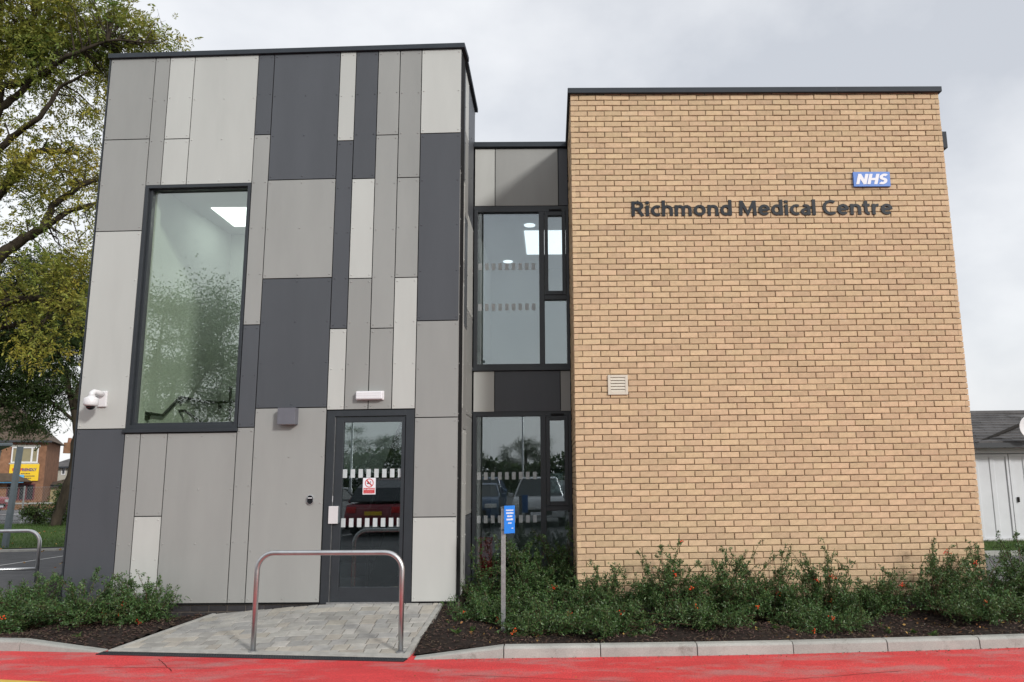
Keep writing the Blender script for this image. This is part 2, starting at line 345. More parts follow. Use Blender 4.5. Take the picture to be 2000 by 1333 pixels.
def kerb_run(pts, first_low):
    root = None
    mb = MB(); q = [np.array((*p, 0)) for p in pts]
    base = MB()
    for i in range(len(q)-1):
        t = q[i+1]-q[i]; t /= np.linalg.norm(t); n = np.array([-t[1], t[0], 0]);
        if n[1] < 0: n = -n
        base.hexa([q[i]+n*.02+(0,0,GZ-.1), q[i+1]+n*.02+(0,0,GZ-.1), q[i+1]+n*.10+(0,0,GZ-.1), q[i]+n*.10+(0,0,GZ-.1), q[i]+n*.02+(0,0,GZ-.012), q[i+1]+n*.02+(0,0,GZ-.012), q[i+1]+n*.10+(0,0,GZ-.012), q[i]+n*.10+(0,0,GZ-.012)])
    root = struct(base.build('kerb', M_JOINT))
    for i in range(len(q)-1):
        t = q[i+1]-q[i]; L = np.linalg.norm(t); t /= L; n = np.array([-t[1], t[0], 0])
        if n[1] < 0: n = -n
        h0 = 0.012 if (i == 0 and first_low) else 0.105; h1 = 0.105
        a = q[i]+t*0.004; b = q[i+1]-t*0.004; j = random.uniform(-.003, .003)
        s = MB(); V = []
        prof = [(0.0, -0.09), (0.012, None, -.022), (0.030, None, -0.004), (0.045, None, 0), (0.125, None, 0), (0.125, -0.09)]
        for p, h in ((a, h0), (b, h1)):
            for pr_ in prof:
                z = GZ+pr_[1] if pr_[1] is not None else GZ+max(h+pr_[2]*(1 if h > .05 else .3), 0.004)
                V.append(p+n*(pr_[0]+j)+np.array([0, 0, z]))
        k = len(prof); F = [(m_, k+m_, k+(m_+1) % k, (m_+1) % k) for m_ in range(k)]+[tuple(range(k)), tuple(range(k, 2*k))[::-1]]
        if t[0] < 0: F = [f[::-1] for f in F]
        s.add(V, F); s.build('kerb_stone', M_CONC, root, bevel=0.004)
    return root
kerb_run(KERB_R, True); kerb_run(KERB_L, True)

# paved ramp up to the door
FLc, FRc = np.array([-4.80,-1.30]), np.array([-1.69,-1.82]); BLc, BRc = np.array([-4.36, 0.155]), np.array([-1.60, 0.02])
def ramp_z(x, y):
    yf = FLc[1]+(x-FLc[0])/(FRc[0]-FLc[0])*(FRc[1]-FLc[1]); yb = -(x-XR)*TL
    v = min(max((y-yf)/(yb-yf), 0), 1); zb = -0.012-0.10*min(max((-3.0-x)/1.3, 0), 1)
    return (GZ+0.012)*(1-v)+zb*v
def clip(poly, a, b):
    """keep the part of poly to the left of a->b"""
    out = []; d = b-a
    side = lambda p: d[0]*(p[1]-a[1])-d[1]*(p[0]-a[0])
    for i in range(len(poly)):
        p, q = poly[i], poly[(i+1) % len(poly)]; sp, sq = side(p), side(q)
        if sp >= 0: out.append(p)
        if (sp >= 0) != (sq >= 0): out.append(p+(q-p)*(sp/(sp-sq)))
    return out
rampb = MB(); G = 12
for i in range(G):
    for j in range(G):
        c = []
        for (u, v) in ((i, j), (i+1, j), (i+1, j+1), (i, j+1)):
            u /= G; v /= G; p = (FLc*(1-u)+FRc*u)*(1-v)+(BLc*(1-u)+BRc*u)*v; c.append((p[0], p[1], ramp_z(*p)-0.012))
        rampb.add(c, [(0, 1, 2, 3)])
ramp = struct(rampb.build('paved_ramp', M_JOINT))
E0 = 0.055
def paver_piece(x0, x1, y0, y1):
    g = 0.0035; ex = np.array
    poly = [ex((x0+g, y0+g)), ex((x1-g, y0+g)), ex((x1-g, y1-g)), ex((x0+g, y1-g))]
    nl = np.array([1.0, 0]); off = np.array([E0, 0])
    poly = clip(poly, BLc+off, FLc+off); poly = clip(poly, FRc-off, BRc-off) if len(poly) > 2 else []
    fo = np.array([0, 0.105]); poly = clip(poly, FLc+fo, FRc+fo) if len(poly) > 2 else []
    wl = lambda x: np.array([x, -(x-XR)*TL-0.004])
    poly = clip(poly, wl(0), wl(-9)) if len(poly) > 2 else []
    if len(poly) < 3: return
    A = 0.5*sum(poly[i][0]*poly[(i+1) % len(poly)][1]-poly[(i+1) % len(poly)][0]*poly[i][1] for i in range(len(poly)))
    if A < 0.0012: return
    c = sum(poly)/len(poly); jz = random.uniform(-.0025, .002); tx, ty = random.uniform(-.012, .012), random.uniform(-.012, .012)
    top = [(p[0], p[1], ramp_z(*p)+jz+tx*(p[0]-c[0])+ty*(p[1]-c[1])) for p in poly]
    inn = [tuple(np.array(t)+(c[0]-t[0])*np.array([.0,0,0])) for t in top]
    n = len(poly); b = 0.006
    tp = [(t[0]+(c[0]-t[0])/max(abs(c[0]-t[0]), 1e-3)*b*(abs(c[0]-t[0]) > .02), t[1]+(c[1]-t[1])/max(abs(c[1]-t[1]), 1e-3)*b*(abs(c[1]-t[1]) > .02), t[2]) for t in top]
    lo = [(t[0], t[1], t[2]-0.005) for t in top]; bo = [(t[0], t[1], t[2]-0.03) for t in top]
    mb = MB(); F = [tuple(range(n))]+[(n+i, n+(i+1) % n, (i+1) % n, i) for i in range(n)]+[(2*n+i, 2*n+(i+1) % n, n+(i+1) % n, n+i) for i in range(n)]
    mb.add(tp+lo+bo, F); mb.build('paver', random.choice((M_PAVE, M_PAVE, M_PAVE, M_PAVE2, M_PAVE3)), ramp)
y = -1.86; row = 0
while y < 0.2:
    x = -5.0-random.uniform(0, .2)
    while x < -1.4:
        L = random.choice((0.125, 0.165, 0.165, 0.21, 0.21, 0.25)); paver_piece(x, x+L, y, y+0.163); x += L
    y += 0.163
def strip(name, a, b, w_, dz, parent, material, seg, dirn):
    a, b = np.array(a), np.array(b); t = (b-a)/np.linalg.norm(b-a); n = np.array([-t[1], t[0]])*dirn; L = np.linalg.norm(b-a); k = max(1, int(round(L/seg)))
    for i in range(k):
        p, q = a+t*(L*i/k+.003), a+t*(L*(i+1)/k-.003); P = []
        for z0 in (-0.06, dz):
            for c in (p, q, q+n*w_, p+n*w_): P.append((c[0], c[1], ramp_z(*c)+z0))
        if dirn < 0: P = [P[3], P[2], P[1], P[0], P[7], P[6], P[5], P[4]]
        MB().hexa(P).build(name, material, parent, bevel=0.004)
strip('edging_block', FLc+(-0.004, 0.004), BLc+(-.004, -.03), E0, 0.006, ramp, M_EDGE, 0.9, -1)
strip('edging_block', FRc+(0.004, 0), BRc+(.004, -.03), E0, 0.006, ramp, M_EDGE, 0.9, 1)
strip('edging_block', FLc+(0.0, 0.0), FRc, 0.10, 0.003, ramp, M_EDGE, 0.92, 1)
# slotted drain along the ramp foot
dr = MB(); da = np.array([-4.85,-1.425]); db = np.array([-1.70,-1.945]); dt = (db-da)/np.linalg.norm(db-da); dn = np.array([-dt[1], dt[0]])
def flatq(mb, a, b, w_, z0, z1):
    c = [a, b, b+dn*w_, a+dn*w_]; mb.hexa([(p[0], p[1], z0) for p in c]+[(p[0], p[1], z1) for p in c]); return mb
flatq(dr, da, db, 0.112, GZ-0.02, GZ+0.002); drain = tag(dr.build('channel_drain', M_VDARK), 'long black slotted channel drain at the foot of the paved ramp', 'drain')
rl = MB(); flatq(rl, da, db, 0.014, GZ, GZ+0.011); flatq(rl, da+dn*.049, db+dn*.049, 0.014, GZ, GZ+0.010); flatq(rl, da+dn*.098, db+dn*.098, 0.014, GZ, GZ+0.011)
rl.build('rim', M_FRAME, drain)
sb = MB(); Ld = np.linalg.norm(db-da); k = 0.0
while k < Ld-.02:
    for o_ in (0.016, 0.065): flatq(sb, da+dt*k+dn*o_, da+dt*(k+.011)+dn*o_, 0.031, GZ, GZ+0.009)
    k += 0.027
sb.build('grating_bars', M_FRAME, drain, kind='stuff')
ym = MB(); yl = [(-30,1.5),(-9,-1.48),(-5.14,-2.37),(0,-3.55),(5,-4.4),(30,-5.0)]; ym.add([(x, y, GZ+.004) for x, y in yl]+[(x, y-.1, GZ+.004) for x, y in yl], [(6+i, 7+i, i+1, i) for i in range(5)]); struct(ym.build('yellow_line', M_YEL))

for a_, b_ in (((900, 1319.5), (1280, 1334)), ((310, 1288), (335, 1312)), ((200, 1304), (420, 1306)), ((1490, 1333), (1760, 1311))):   # dark seams in the surfacing
    p, q_ = onZ(*a_, GZ), onZ(*b_, GZ); t = (q_-p)/np.linalg.norm(q_-p); n_ = np.array([-t[1], t[0], 0])*.004; ks = 9; L_ = []; R_ = []
    for i in range(ks+1):
        c = p+(q_-p)*i/ks+n_*random.uniform(-1.5, 1.5); L_.append(c+n_*random.uniform(.4, 1.0)+(0, 0, .003)); R_.append(c-n_*random.uniform(.4, 1.0)+(0, 0, .003))
    mb = MB(); mb.add(L_+R_, [(ks+1+i, ks+2+i, i+1, i) for i in range(ks)]); struct(mb.build('road_crack', M_VDARK))

# ------------------------------------------------------------------ planting beds
def bed_z(x, y):
    z = bed_base(x, y); sm = lambda t: min(max(t, 0), 1)**.7
    xr = FRc[0]+(y-FRc[1])/(BRc[1]-FRc[1])*(BRc[0]-FRc[0]); xl = FLc[0]+(y-FLc[1])/(BLc[1]-FLc[1])*(BLc[0]-FLc[0])
    if x > -3 and y < .05:
        e = ramp_z(xr, y)-.012; t = sm((x-xr)/.55); z = e*(1-t)+z*t
        kx = [p[0] for p in KERB_R]; ky = np.interp(x, kx, [p[1] for p in KERB_R]); kt = GZ+np.interp(x, kx[:2], (.008, .095)); t = sm((y-ky-.12)/.4); z = min(z, kt*(1-t)+z*t)
    elif x < -3 and y < .3:
        e = ramp_z(xl, y)-.012; t = sm((xl-x)/.55); z = e*(1-t)+z*t
        kx = [p[0] for p in KERB_L][::-1]; ky = np.interp(x, kx, [p[1] for p in KERB_L][::-1]); kt = GZ+np.interp(x, kx[-2:], (.095, .008)); t = sm((y-ky-.12)/.4); z = min(z, kt*(1-t)+z*t)
    return z
def bed_base(x, y):
    return -0.165+0.035*math.sin(2.1*x+1.3*y)+0.02*math.sin(5.3*x-3.1*y)+0.012*math.sin(11*x+7*y)
BED_R = [(-1.655,-1.70),(-0.75,-1.74),(1.07,-1.77),(2.9,-1.73),(4.75,-1.62),(6.6,-1.45),(8.4,-1.24),(8.4,2.2),(5.1,2.2),(5.1,0.02),(-0.02,0.02),(-0.02,1.75),(-1.47,1.75),(-1.47,0.01),(-1.60,0.01)]
BED_L = [(-4.84,-1.21),(-5.76,-1.08),(-6.67,-0.94),(-7.57,-0.78),(-8.47,-0.58),(-8.2,1.75),(-9.0,4.9),(-6.6,4.6),(-6.25,0.27),(-4.40,0.16)]
def inside(p, poly):
    r = False; n = len(poly)
    for i in range(n):
        a, b = poly[i], poly[(i+1) % n]
        if (a[1] > p[1]) != (b[1] > p[1]) and p[0] < (b[0]-a[0])*(p[1]-a[1])/(b[1]-a[1])+a[0]: r = not r
    return r
def bed(name, poly, x0, x1, y0, y1):
    st = 0.05; nx, ny = int((x1-x0)/st), int((y1-y0)/st); mb = MB(); ids = {}
    def vid(i, j):
        if (i, j) not in ids:
            x, y = x0+i*st, y0+j*st; ids[(i, j)] = len(mb.v); mb.v.append((x, y, bed_z(x, y)+random.uniform(-.008, .006)))
        return ids[(i, j)]
    for i in range(nx):
        for j in range(ny):
            if inside((x0+(i+.5)*st, y0+(j+.5)*st), poly): mb.f.append((vid(i, j), vid(i+1, j), vid(i+1, j+1), vid(i, j+1)))
    # skirt down to the kerb line
    low = MB(); low.add([(p[0], p[1], GZ+0.003) for p in poly], [tuple(range(len(poly)))]);
    mb.add(low.v, low.f)
    return struct(mb.build(name, M_SOIL, smooth=True))
bed('planting_bed', BED_R, -1.7, 8.4, -1.8, 2.2); bed('planting_bed', BED_L, -9.1, -4.3, -1.3, 4.95)
def chips(poly, bounds, n, name, label):
    V = []; F = []; cnt = 0
    while cnt < n:
        x, y = random.uniform(bounds[0], bounds[1]), random.uniform(bounds[2], bounds[3])
        if not inside((x, y), poly): continue
        L, W, T = random.uniform(.015, .055), random.uniform(.005, .014), random.uniform(.002, .006)
        a = random.uniform(0, 6.28); ti = random.uniform(-.45, .45); ro = random.uniform(-.5, .5)
        ex = np.array([math.cos(a)*math.cos(ti), math.sin(a)*math.cos(ti), math.sin(ti)]); ey = np.array([-math.sin(a), math.cos(a), ro]); ey /= np.linalg.norm(ey); ez = np.cross(ex, ey)
        c = np.array([x, y, bed_z(x, y)+random.uniform(0.0, .022)]); b = len(V)
        for sz in (-1, 1):
            for sx, sy in ((-1, -1), (1, -1), (1, 1), (-1, 1)): V.append(c+ex*L/2*sx*(1 if sy > 0 else .8)+ey*W/2*sy+ez*T/2*sz)
        F += [(b+3,b+2,b+1,b),(b+4,b+5,b+6,b+7),(b,b+1,b+5,b+4),(b+1,b+2,b+6,b+5),(b+2,b+3,b+7,b+6),(b+3,b,b+4,b+7)]; cnt += 1
    o = np_mesh(name, np.array(V), np.array(F), 4, M_CHIP, kind='stuff'); tag(o, label, 'bark mulch'); return o
chips(BED_R, (-1.65, 6.4, -1.78, 1.7), 9000, 'bark_mulch', 'dark brown bark chips covering the bed below the brick wall')
chips(BED_L, (-8.3, -4.35, -1.3, 1.5), 5000, 'bark_mulch', 'dark brown bark chips covering the bed left of the paved ramp')

# ------------------------------------------------------------------ the medical centre
bld = thing('medical_centre', (1.0, 2.0, GZ), 'two storey medical centre, grey panel cladding block joined to buff brick block', 'building')
def px(fr, x, y, d=0): return fr.pix(x, y, d)
L1, L2, L3, L4, L5, L6, L7, L8, L9, L10 = [(v-XR)*math.sqrt(1+TL*TL) for v in (-5.625,-5.425,-5.083,-4.207,-3.99,-3.09,-2.873,-2.573,-2.278,-1.985)]
WZ0, WZ1 = 2.095, 5.303; DZ1 = 2.30
holes = [(L1+.012, L4-.012, WZ0-.04, WZ1), (L6+.01, L10-.01, -.2, DZ1)]
wall(LF, LW, 0.0, -0.02, ZT, holes, -0.30, -0.022).build('clad_wall', M_BACK, bld)
clad_front = [o for o in bld.children if o.name.startswith('clad_wall')][-1]
mb = MB(); LS.box(mb, 0.33, 1.86, -0.02, ZT, -0.30, -0.022); LS.box(mb, 1.86, 2.75, -0.02, 6.15, -0.30, -0.022); clad_side = mb.build('clad_side_wall', M_BACK, bld)
back = MB(); LFb = Frame(LF.P(0, 0, -2.95), LF.ex, LF.n); LFb.box(back, LW+.3, -0.32, -0.02, 6.15, -0.25, 0); LFm = Frame(LF.P(0, 0, -1.80), LF.ex, LF.n); LFm.box(back, LW+.3, -.32, 6.1, ZT, -.06, 0); LL = Frame(LF.P(LW, 0), -LF.n, -LF.ex)
LL.box(back, 0.31, 1.86, -0.02, ZT, -0.25, -0.0); LL.box(back, 1.86, 3.2, -0.02, 6.15, -0.25, -0.0); back.build('rear_wall', M_FRAME, bld)
rivets = {'L': MB(), 'M': MB(), 'D': MB()}
def rivet(mb, fr, a, z, d):
    c = fr.P(a, z, d); r = 0.0105; n = 7
    e1, e2 = fr.ex, np.array([0, 0, 1.])
    ring = [c+r*(math.cos(2*math.pi*i/n)*e1+math.sin(2*math.pi*i/n)*e2) for i in range(n)]; tip = [c+fr.n*.007+.6*(p-c) for p in ring]
    mb.add(ring+tip, [(i, (i+1) % n, n+(i+1) % n, n+i) for i in range(n)]+[tuple(range(n, 2*n))])
PM = {'L': M_LIGHT, 'M': M_MID, 'D': M_DARK}
def panel(fr, parent, a0, a1, z0, z1, c, g=0.006, rv=True, d=0.0):
    mb = MB(); fr.box(mb, a0+g, a1-g, z0+g, z1-g, -0.012+d, d)
    o = mb.build('cladding_panel', PM[c], parent, bevel=0.0012)
    if rv:
        xs = [a0+.035, a1-.035]+([(a0+a1)/2] if a1-a0 > .62 else []); k = max(1, int(round((z1-z0-.1)/.62)))
        for x in xs:
            for i in range(k+1): rivet(rivets[c], fr, x, z0+.045+(z1-z0-.09)*i/k, d)
    return o
Zb = 0.0; q = ZT
cols = [
 (LW, L1, [(5.96,q,'M'),(4.685,5.96,'M'),(2.105,4.685,'L'),(Zb,2.105,'D')]),
 (L1, L2, [(WZ1,q,'M'),(Zb,WZ0-.05,'M')]),
 (L2, L3, [(5.95,q,'L'),(WZ1,5.95,'L'),(1.03,WZ0-.05,'M'),(Zb,1.03,'L')]),
 (L3, L4, [(WZ1,q,'L'),(Zb,WZ0-.05,'M')]),
 (L4, L5, [(5.975,q,'D'),(3.40,5.975,'M'),(2.10,3.40,'D'),(Zb,2.10,'M')]),
 (L5, L6, [(5.335,q,'D'),(4.0,5.335,'M'),(2.335,4.0,'D'),(Zb,2.335,'M')]),
 (L6, L7, [(5.86,q,'L'),(3.33,5.86,'D'),(DZ1,3.33,'L')]),
 (L7, L8, [(5.325,q,'D'),(3.98,5.325,'L'),(DZ1,3.98,'M')]),
 (L8, L9, [(5.925,q,'M'),(3.325,5.925,'M'),(DZ1,3.325,'M')]),
 (L9, L10, [(5.325,q,'M'),(3.98,5.325,'M'),(DZ1,3.98,'L')]),
 (L10, 0.0, [(5.93,q,'L'),(3.41,5.93,'D'),(2.19,3.41,'M'),(0.985,2.19,'M'),(Zb,0.985,'L')]),
]
for a0, a1, ps in cols:
    for z0, z1, c in ps: panel(LF, clad_front, a0, a1, z0, z1, c)
sc = [(0.012, .24, [(0, 2.19,'M'),(2.19,5.43,'M'),(5.43,q,'D')]),
      (.24, .56, [(0,2.34,'M'),(2.34,4.03,'L'),(4.03,4.3,'M'),(4.3,5.44,'L'),(5.44,q,'D')]),
      (.56, .96, [(0,2.08,'L'),(2.08,3.46,'M'),(3.46,5.0,'D'),(5.0,6.2,'M'),(6.2,q,'L')]),
      (.96, 1.70, [(0,.95,'D'),(.95,2.3,'M'),(2.3,3.76,'M'),(3.76,5.15,'L'),(5.15,q,'D')]),
      (1.70, 1.86, [(6.1,q,'D')])]
for a0, a1, ps in sc:
    for z0, z1, c in ps: panel(LS, clad_side, a0, a1, z0, z1, c, g=0.005)
for k, c in (('L', 'pale'), ('M', 'mid'), ('D', 'dark')): rivets[k].build('rivets', PM[k], clad_front, kind='stuff')
# corner trims, coping and roof of the clad block
tr = MB(); LF.box(tr, LW-.02, LW-.001, 0, ZT, -0.06, 0.004); LL.box(tr, 0.062, 1.86, 0.0, ZT, 0.001, 0.018); LL.box(tr, 1.86, 3.2, 0.0, 6.15, 0.001, 0.018); tr.build('corner_trim', M_FRAME, bld)
cp = MB(); LF.box(cp, LW-.03, 0.045, ZT+.002, ZC, -0.35, 0.035); LS.box(cp, 0.352, 1.88, ZT+.004, ZC-.002, -0.3, 0.045); LL.box(cp, .352, 1.88, ZT+.004, ZC-.002, -.3, .03)
LFm.box(cp, LW+.31, -0.31, ZT+.004, ZC-.003, -.08, .02); cp.build('coping', M_COPING, bld, bevel=0.004)
rf = MB(); rf.prism([LF.P(LW+.25, ZT-.25, -.28), LF.P(-.28, ZT-.25, -.28), LFm.P(-.28, ZT-.25, .0), LFm.P(LW+.25, ZT-.25, .0)], (0, 0, .15)); rf.prism([LFm.P(LW+.02, 6.16, 0), LFm.P(-.02, 6.16, 0), LFb.P(-.02, 6.16, -.25), LFb.P(LW+.02, 6.16, -.25)], (0, 0, .12)); rf.build('flat_roof', M_FRAME, bld)
# dark engineering brick plinth below the panels
pl = MB(); LF.box(pl, LW+.005, -0.005, -0.40, -0.022, -0.30, -0.045); LS.box(pl, 0.31, 2.7, -0.40, -.022, -.3, -.045); plinth = pl.build('plinth', M_PMORT, bld)
pb = MB(); LF.box(pb, 0, .215, 0, .065, -.05, -.035); pbm = None
for r_ in range(2):
    z = -0.097-0.075*r_; a = LW+.01-(0.11 if r_ else 0)
    while a < -0.01:
        a0, a1 = max(a, LW+.01), min(a+.215, -.006)
        if a1-a0 > .03 and not (L6-.02 < a0 and a1 < L10+.02):
            mb = MB(); LF.box(mb, a0, a1, z, z+.065, -.06, -.035+random.uniform(-.002, .001)); mb.build('plinth_brick', M_PLINTH, plinth)
        a += .225

# --- tall stair window
win = MB(); ringframe(LF, L1+.004, L4-.004, WZ0, WZ1, .045, .04, .05, .04, -0.075, 0.006, win); ringframe(LF, L1+.05, L4-.045, WZ0+.05, WZ1-.04, .035, .012, .03, .012, -0.12, -0.04, win)
stairwin = win.build('stair_window', M_FRAME, bld, bevel=0.002)
mb = MB(); LF.box(mb, L1-.02, L4+.015, WZ0-.042, WZ0-.002, -0.08, 0.035); mb.build('sill', M_FRAME, stairwin, bevel=0.003)
mb = MB(); LF.box(mb, L1+.07, L4-.05, WZ0+.07, WZ1-.05, -0.105, -0.095); mb.build('pane', M_GLASS, stairwin)
# --- entrance door
df = MB(); ringframe(LF, L6+.006, L10-.006, -0.018, DZ1-.006, .10, .105, .012, .075, -0.12, -0.012, df)
dframe = df.build('door_frame', M_FRAME, bld, bevel=0.003)
d0, d1 = L6+.115, L10-.12
dl = MB(); ringframe(LF, d0, d1, 0.004, DZ1-.088, .10, .045, .165, .065, -0.085, -0.03, dl); door = dl.build('door', M_FRAME, bld, bevel=0.003)
dg0, dg1 = d0+.095, d1-.042
mb = MB(); LF.box(mb, dg0, dg1, .165, DZ1-.15, -0.064, -0.056); mb.build('pane', M_GLASSD, door)
mb = MB(); LF.box(mb, d0-.012, d0-.004, 0.0, DZ1-.09, -0.09, -0.028); mb.build('weather_strip', M_GALV, door)
mb = MB(); LF.box(mb, d0-.03, d1+.03, -0.016, 0.001, -0.1, 0.004); mb.build('threshold', M_GALV, dframe)
mk = MB()
s_, z_ = px(LF, 663, 917, -.055); a = s_
for zz in (1.465, 0.873):
    a = dg0+.004
    while a < dg1-.01: mk = MB(); LF.box(mk, a, min(a+.054, dg1-.003), zz, zz+.105, -0.056, -0.0548); mk.build('glass_mark', M_FROST, door); a += .098
mb = MB(); a0, z1 = px(LF, 644, 989, -.03); a1, z0 = px(LF, 661, 1023, -.03); LF.box(mb, a0, a1, z0, z1, -0.028, 0.012); h_ = mb.build('handle', mat('handle_plate', (.62, .60, .61), .4, .5, noise=(9, .03)), door, bevel=0.004)
mb = MB(); LF.box(mb, a1+.004, a1+.014, z0+.01, z1-.005, -0.06, 0.0); mb.build('handle_edge', M_SHEL, h_)
mb = MB(); a0, z1 = px(LF, 644, 969, -.03); a1, z0 = px(LF, 650, 981, -.03); LF.box(mb, a0, a1, z0, z1, -0.0298, -0.027); mb.build('lock_label', M_SIGNW, door)

# --- link between the blocks: cladding, two windows
UZ0, UZ1, WZL1, WZL0 = 3.03, 5.475, 2.365, -0.02
lkwall = wall(CFR, -1.45, 0.02, -0.3, 6.46, [(-1.43, 0.0, UZ0, UZ1), (-1.43, 0.0, WZL0, WZL1)], -0.30, -0.022).build('link_wall', M_BACK, bld)
for a0, a1, z0, z1, c in ((-1.432,-1.12,5.52,6.45,'L'),(-1.12,-.152,5.52,6.45,'M'),(-.152,-.004,5.52,6.45,'D'),(-1.432,-1.12,2.385,UZ0-.045,'L'),(-1.12,-.157,2.385,UZ0-.045,'D'),(-.157,-.004,2.385,UZ0-.045,'M')):
    panel(CFR, lkwall, a0, a1, z0, z1, c)
cp = MB(); CFR.box(cp, -1.445, -.002, 6.462, 6.54, -0.35, 0.05); cp.build('link_coping', M_COPING, bld, bevel=0.004)
rf = MB(); rf.box(-1.44, 0.1, 2.0, 7.0, 6.2, 6.3); rf.build('link_roof', M_FRAME, bld)
def linkwin(name, z0, z1, zs, lab_dark):
    f = MB(); CFR.box(f, -1.445, -.002, z1-.0, z1+.05, -.1, -.01)
    ringframe(CFR, -1.435, -.004, z0, z1, .055, .045, .06, .045, -0.09, -0.005, f)
    CFR.box(f, -.455, -.375, z0+.06, z1-.045, -.09, -.004)           # mullion
    CFR.box(f, -.375, -.049, zs-.035, zs+.035, -.09, -.003)           # transom
    o = f.build(name, M_FRAME, bld, bevel=0.003)
    c = MB(); ringframe(CFR, -.372, -.052, zs+.038, z1-.048, .055, .055, .06, .06, -.07, .006, c); cs = c.build('casement', M_FRAME, o, bevel=0.003)
    mb = MB(); CFR.box(mb, -.30, -.11, z1-.04, z1-.012, -.02, .008); mb.build('trickle_vent', M_BACK, o)
    mb = MB(); CFR.box(mb, -1.385, -.452, z0+.058, z1-.043, -.066, -.058); mb.build('pane', M_GLASSD, o)
    mb = MB(); CFR.box(mb, -.32, -.105, zs+.09, z1-.10, -.046, -.038); mb.build('pane', M_GLASSD, cs)
    mb = MB(); CFR.box(mb, -.378, -.047, z0+.058, zs-.033, -.066, -.058); mb.build('pane', M_GLASSD, o)
    mb = MB(); CFR.box(mb, -1.45, -.0, z0-.042, z0-.002, -.09, .03); mb.build('sill', M_FRAME, o, bevel=0.003)
    return o
wu = linkwin('link_window', UZ0, UZ1, 4.09, 0); wl_ = linkwin('link_window', WZL0, WZL1, 1.0, 1)
for o, zz in ((wu, (4.53, 3.905)), (wl_, (1.415, 0.805))):
    mk = MB()
    for z in zz:
        a = -1.372
        for i in range(9): mk = MB(); CFR.box(mk, a, a+.053, z, z+.105, -.058, -.0565); mk.build('glass_mark', M_FROST, o); a += .1005

# --- brick block
BW = 4.94
bwall = MB(); BF.box(bwall, 0.012, BW-.012, -0.4, BT+.02, -0.30, -0.012)
bwall.box(0.012, 0.30, 0.30, 7.0, -0.4, BT+.02); bwall.box(BW-.30, BW-.012, 0.30, 7.0, -0.4, BT+.02); bwall.box(0.30, BW-.3, 6.75, 7.0, -.4, BT+.02)
brick_wall = bwall.build('brick_wall', M_MORTAR, bld)
BLf = Frame((0, 0, 0), (0, 1, 0), (-1, 0, 0)); BRf = Frame((BW, 0, 0), (0, 1, 0), (1, 0, 0))
def brick_geo(fr, a0, a1, z0, z1, d, dep=.05):
    b = 0.005; j = lambda: random.uniform(-.0022, .0022)
    o = [(a0+j(), z0+j()), (a1+j(), z0+j()), (a1+j(), z1+j()), (a0+j(), z1+j())]; t1 = random.uniform(-.0025, .0025); t2 = random.uniform(-.002, .002)
    i_ = [(o[0][0]+b, o[0][1]+b), (o[1][0]-b, o[1][1]+b), (o[2][0]-b, o[2][1]-b), (o[3][0]+b, o[3][1]-b)]; dd = [d-t1-t2, d+t1-t2, d+t1+t2, d-t1+t2]
    V = [fr.P(*p, dd[k]) for k, p in enumerate(i_)]+[fr.P(*p, dd[k]-.004) for k, p in enumerate(o)]+[fr.P(*p, d-dep) for p in o]
    F = [(0, 1, 2, 3)]+[(4+k, 4+(k+1) % 4, (k+1) % 4, k) for k in range(4)]+[(8+k, 8+(k+1) % 4, 4+(k+1) % 4, 4+k) for k in range(4)]
    return V, F
stuffb = MB(); count = 0
variants = {}
for typ, L in (('s', .215), ('h', .1025)):
    variants[typ] = []
    for v in range(5):
        V, F = brick_geo(Frame((0,0,0),(1,0,0),(0,-1,0)), 0, L, 0, .065, 0, .012+.035)
        me = bpy.data.meshes.new('brick'); me.from_pydata([tuple(p) for p in V], [], F); me.update(); me.materials.append(M_BRICK); variants[typ].append(me)
bo = ORG[brick_wall.name]
def course(fr, k, width, half_first, single, end_h=True):
    global count
    z0 = (86-k)*.075+.005; z1 = z0+.065
    if k == 0: z1 = z0+.045
    a = 0.0; first = True
    while a < width-.03:
        L = .1025 if (first and half_first) else .215
        L = min(L, width-a); first = False
        d = random.gauss(0, .0016)
        if single and count < 300 and L > .09:
            o = bpy.data.objects.new('brick', random.choice(variants['s' if L > .15 else 'h'])); COL.objects.link(o); o.parent = brick_wall
            o.location = fr.P(a, z0, d)-bo; count += 1
        else:
            V, F = brick_geo(fr, a, a+L, z0, z1, d); stuffb.add(V, F)
        a += L+.010
for k in range(0, 87):
    course(BF, k, BW, k % 2 == 1, 66 <= k <= 79)
for k in range(0, 87):
    course(BLf, k, 1.70, k % 2 == 0, False); course(BRf, k, 3.1, k % 2 == 0, False)
stuffb.build('brick_courses', M_BRICK, brick_wall, kind='stuff')
pm = MB()
for r_ in range(3):
    z = -0.07-.075*r_; a = -.0 if r_ % 2 else -.11
    while a < BW:
        a0, a1 = max(a, 0.0), min(a+.215, BW)
        if a1-a0 > .03: V, F = brick_geo(BF, a0, a1, z, z+.065, -.003); pm.add(V, F)
        a += .225
pm.build('plinth_bricks', M_PLINTH, brick_wall, kind='stuff')
cp = MB(); BF.box(cp, -.035, BW+.03, BT+.0, BT+.072, -.35, .05); cp.box(-.035, .3, .352, 7.0, BT+.002, BT+.07); cp.box(BW-.3, BW+.03, .352, 7.0, BT+.002, BT+.07)
cp.build('brick_coping', M_COPING, bld, bevel=0.004)
for a in (1.42, 3.55):
    mb = MB(); BF.box(mb, a, a+.004, BT+.004, BT+.0725, .0495, .0508); mb.build('coping_joint', M_FRAME, bld)
mb = MB(); mb.box(0.25, BW-.25, .28, 6.8, BT-.3, BT-.15); mb.build('brick_block_roof', M_FRAME, bld)
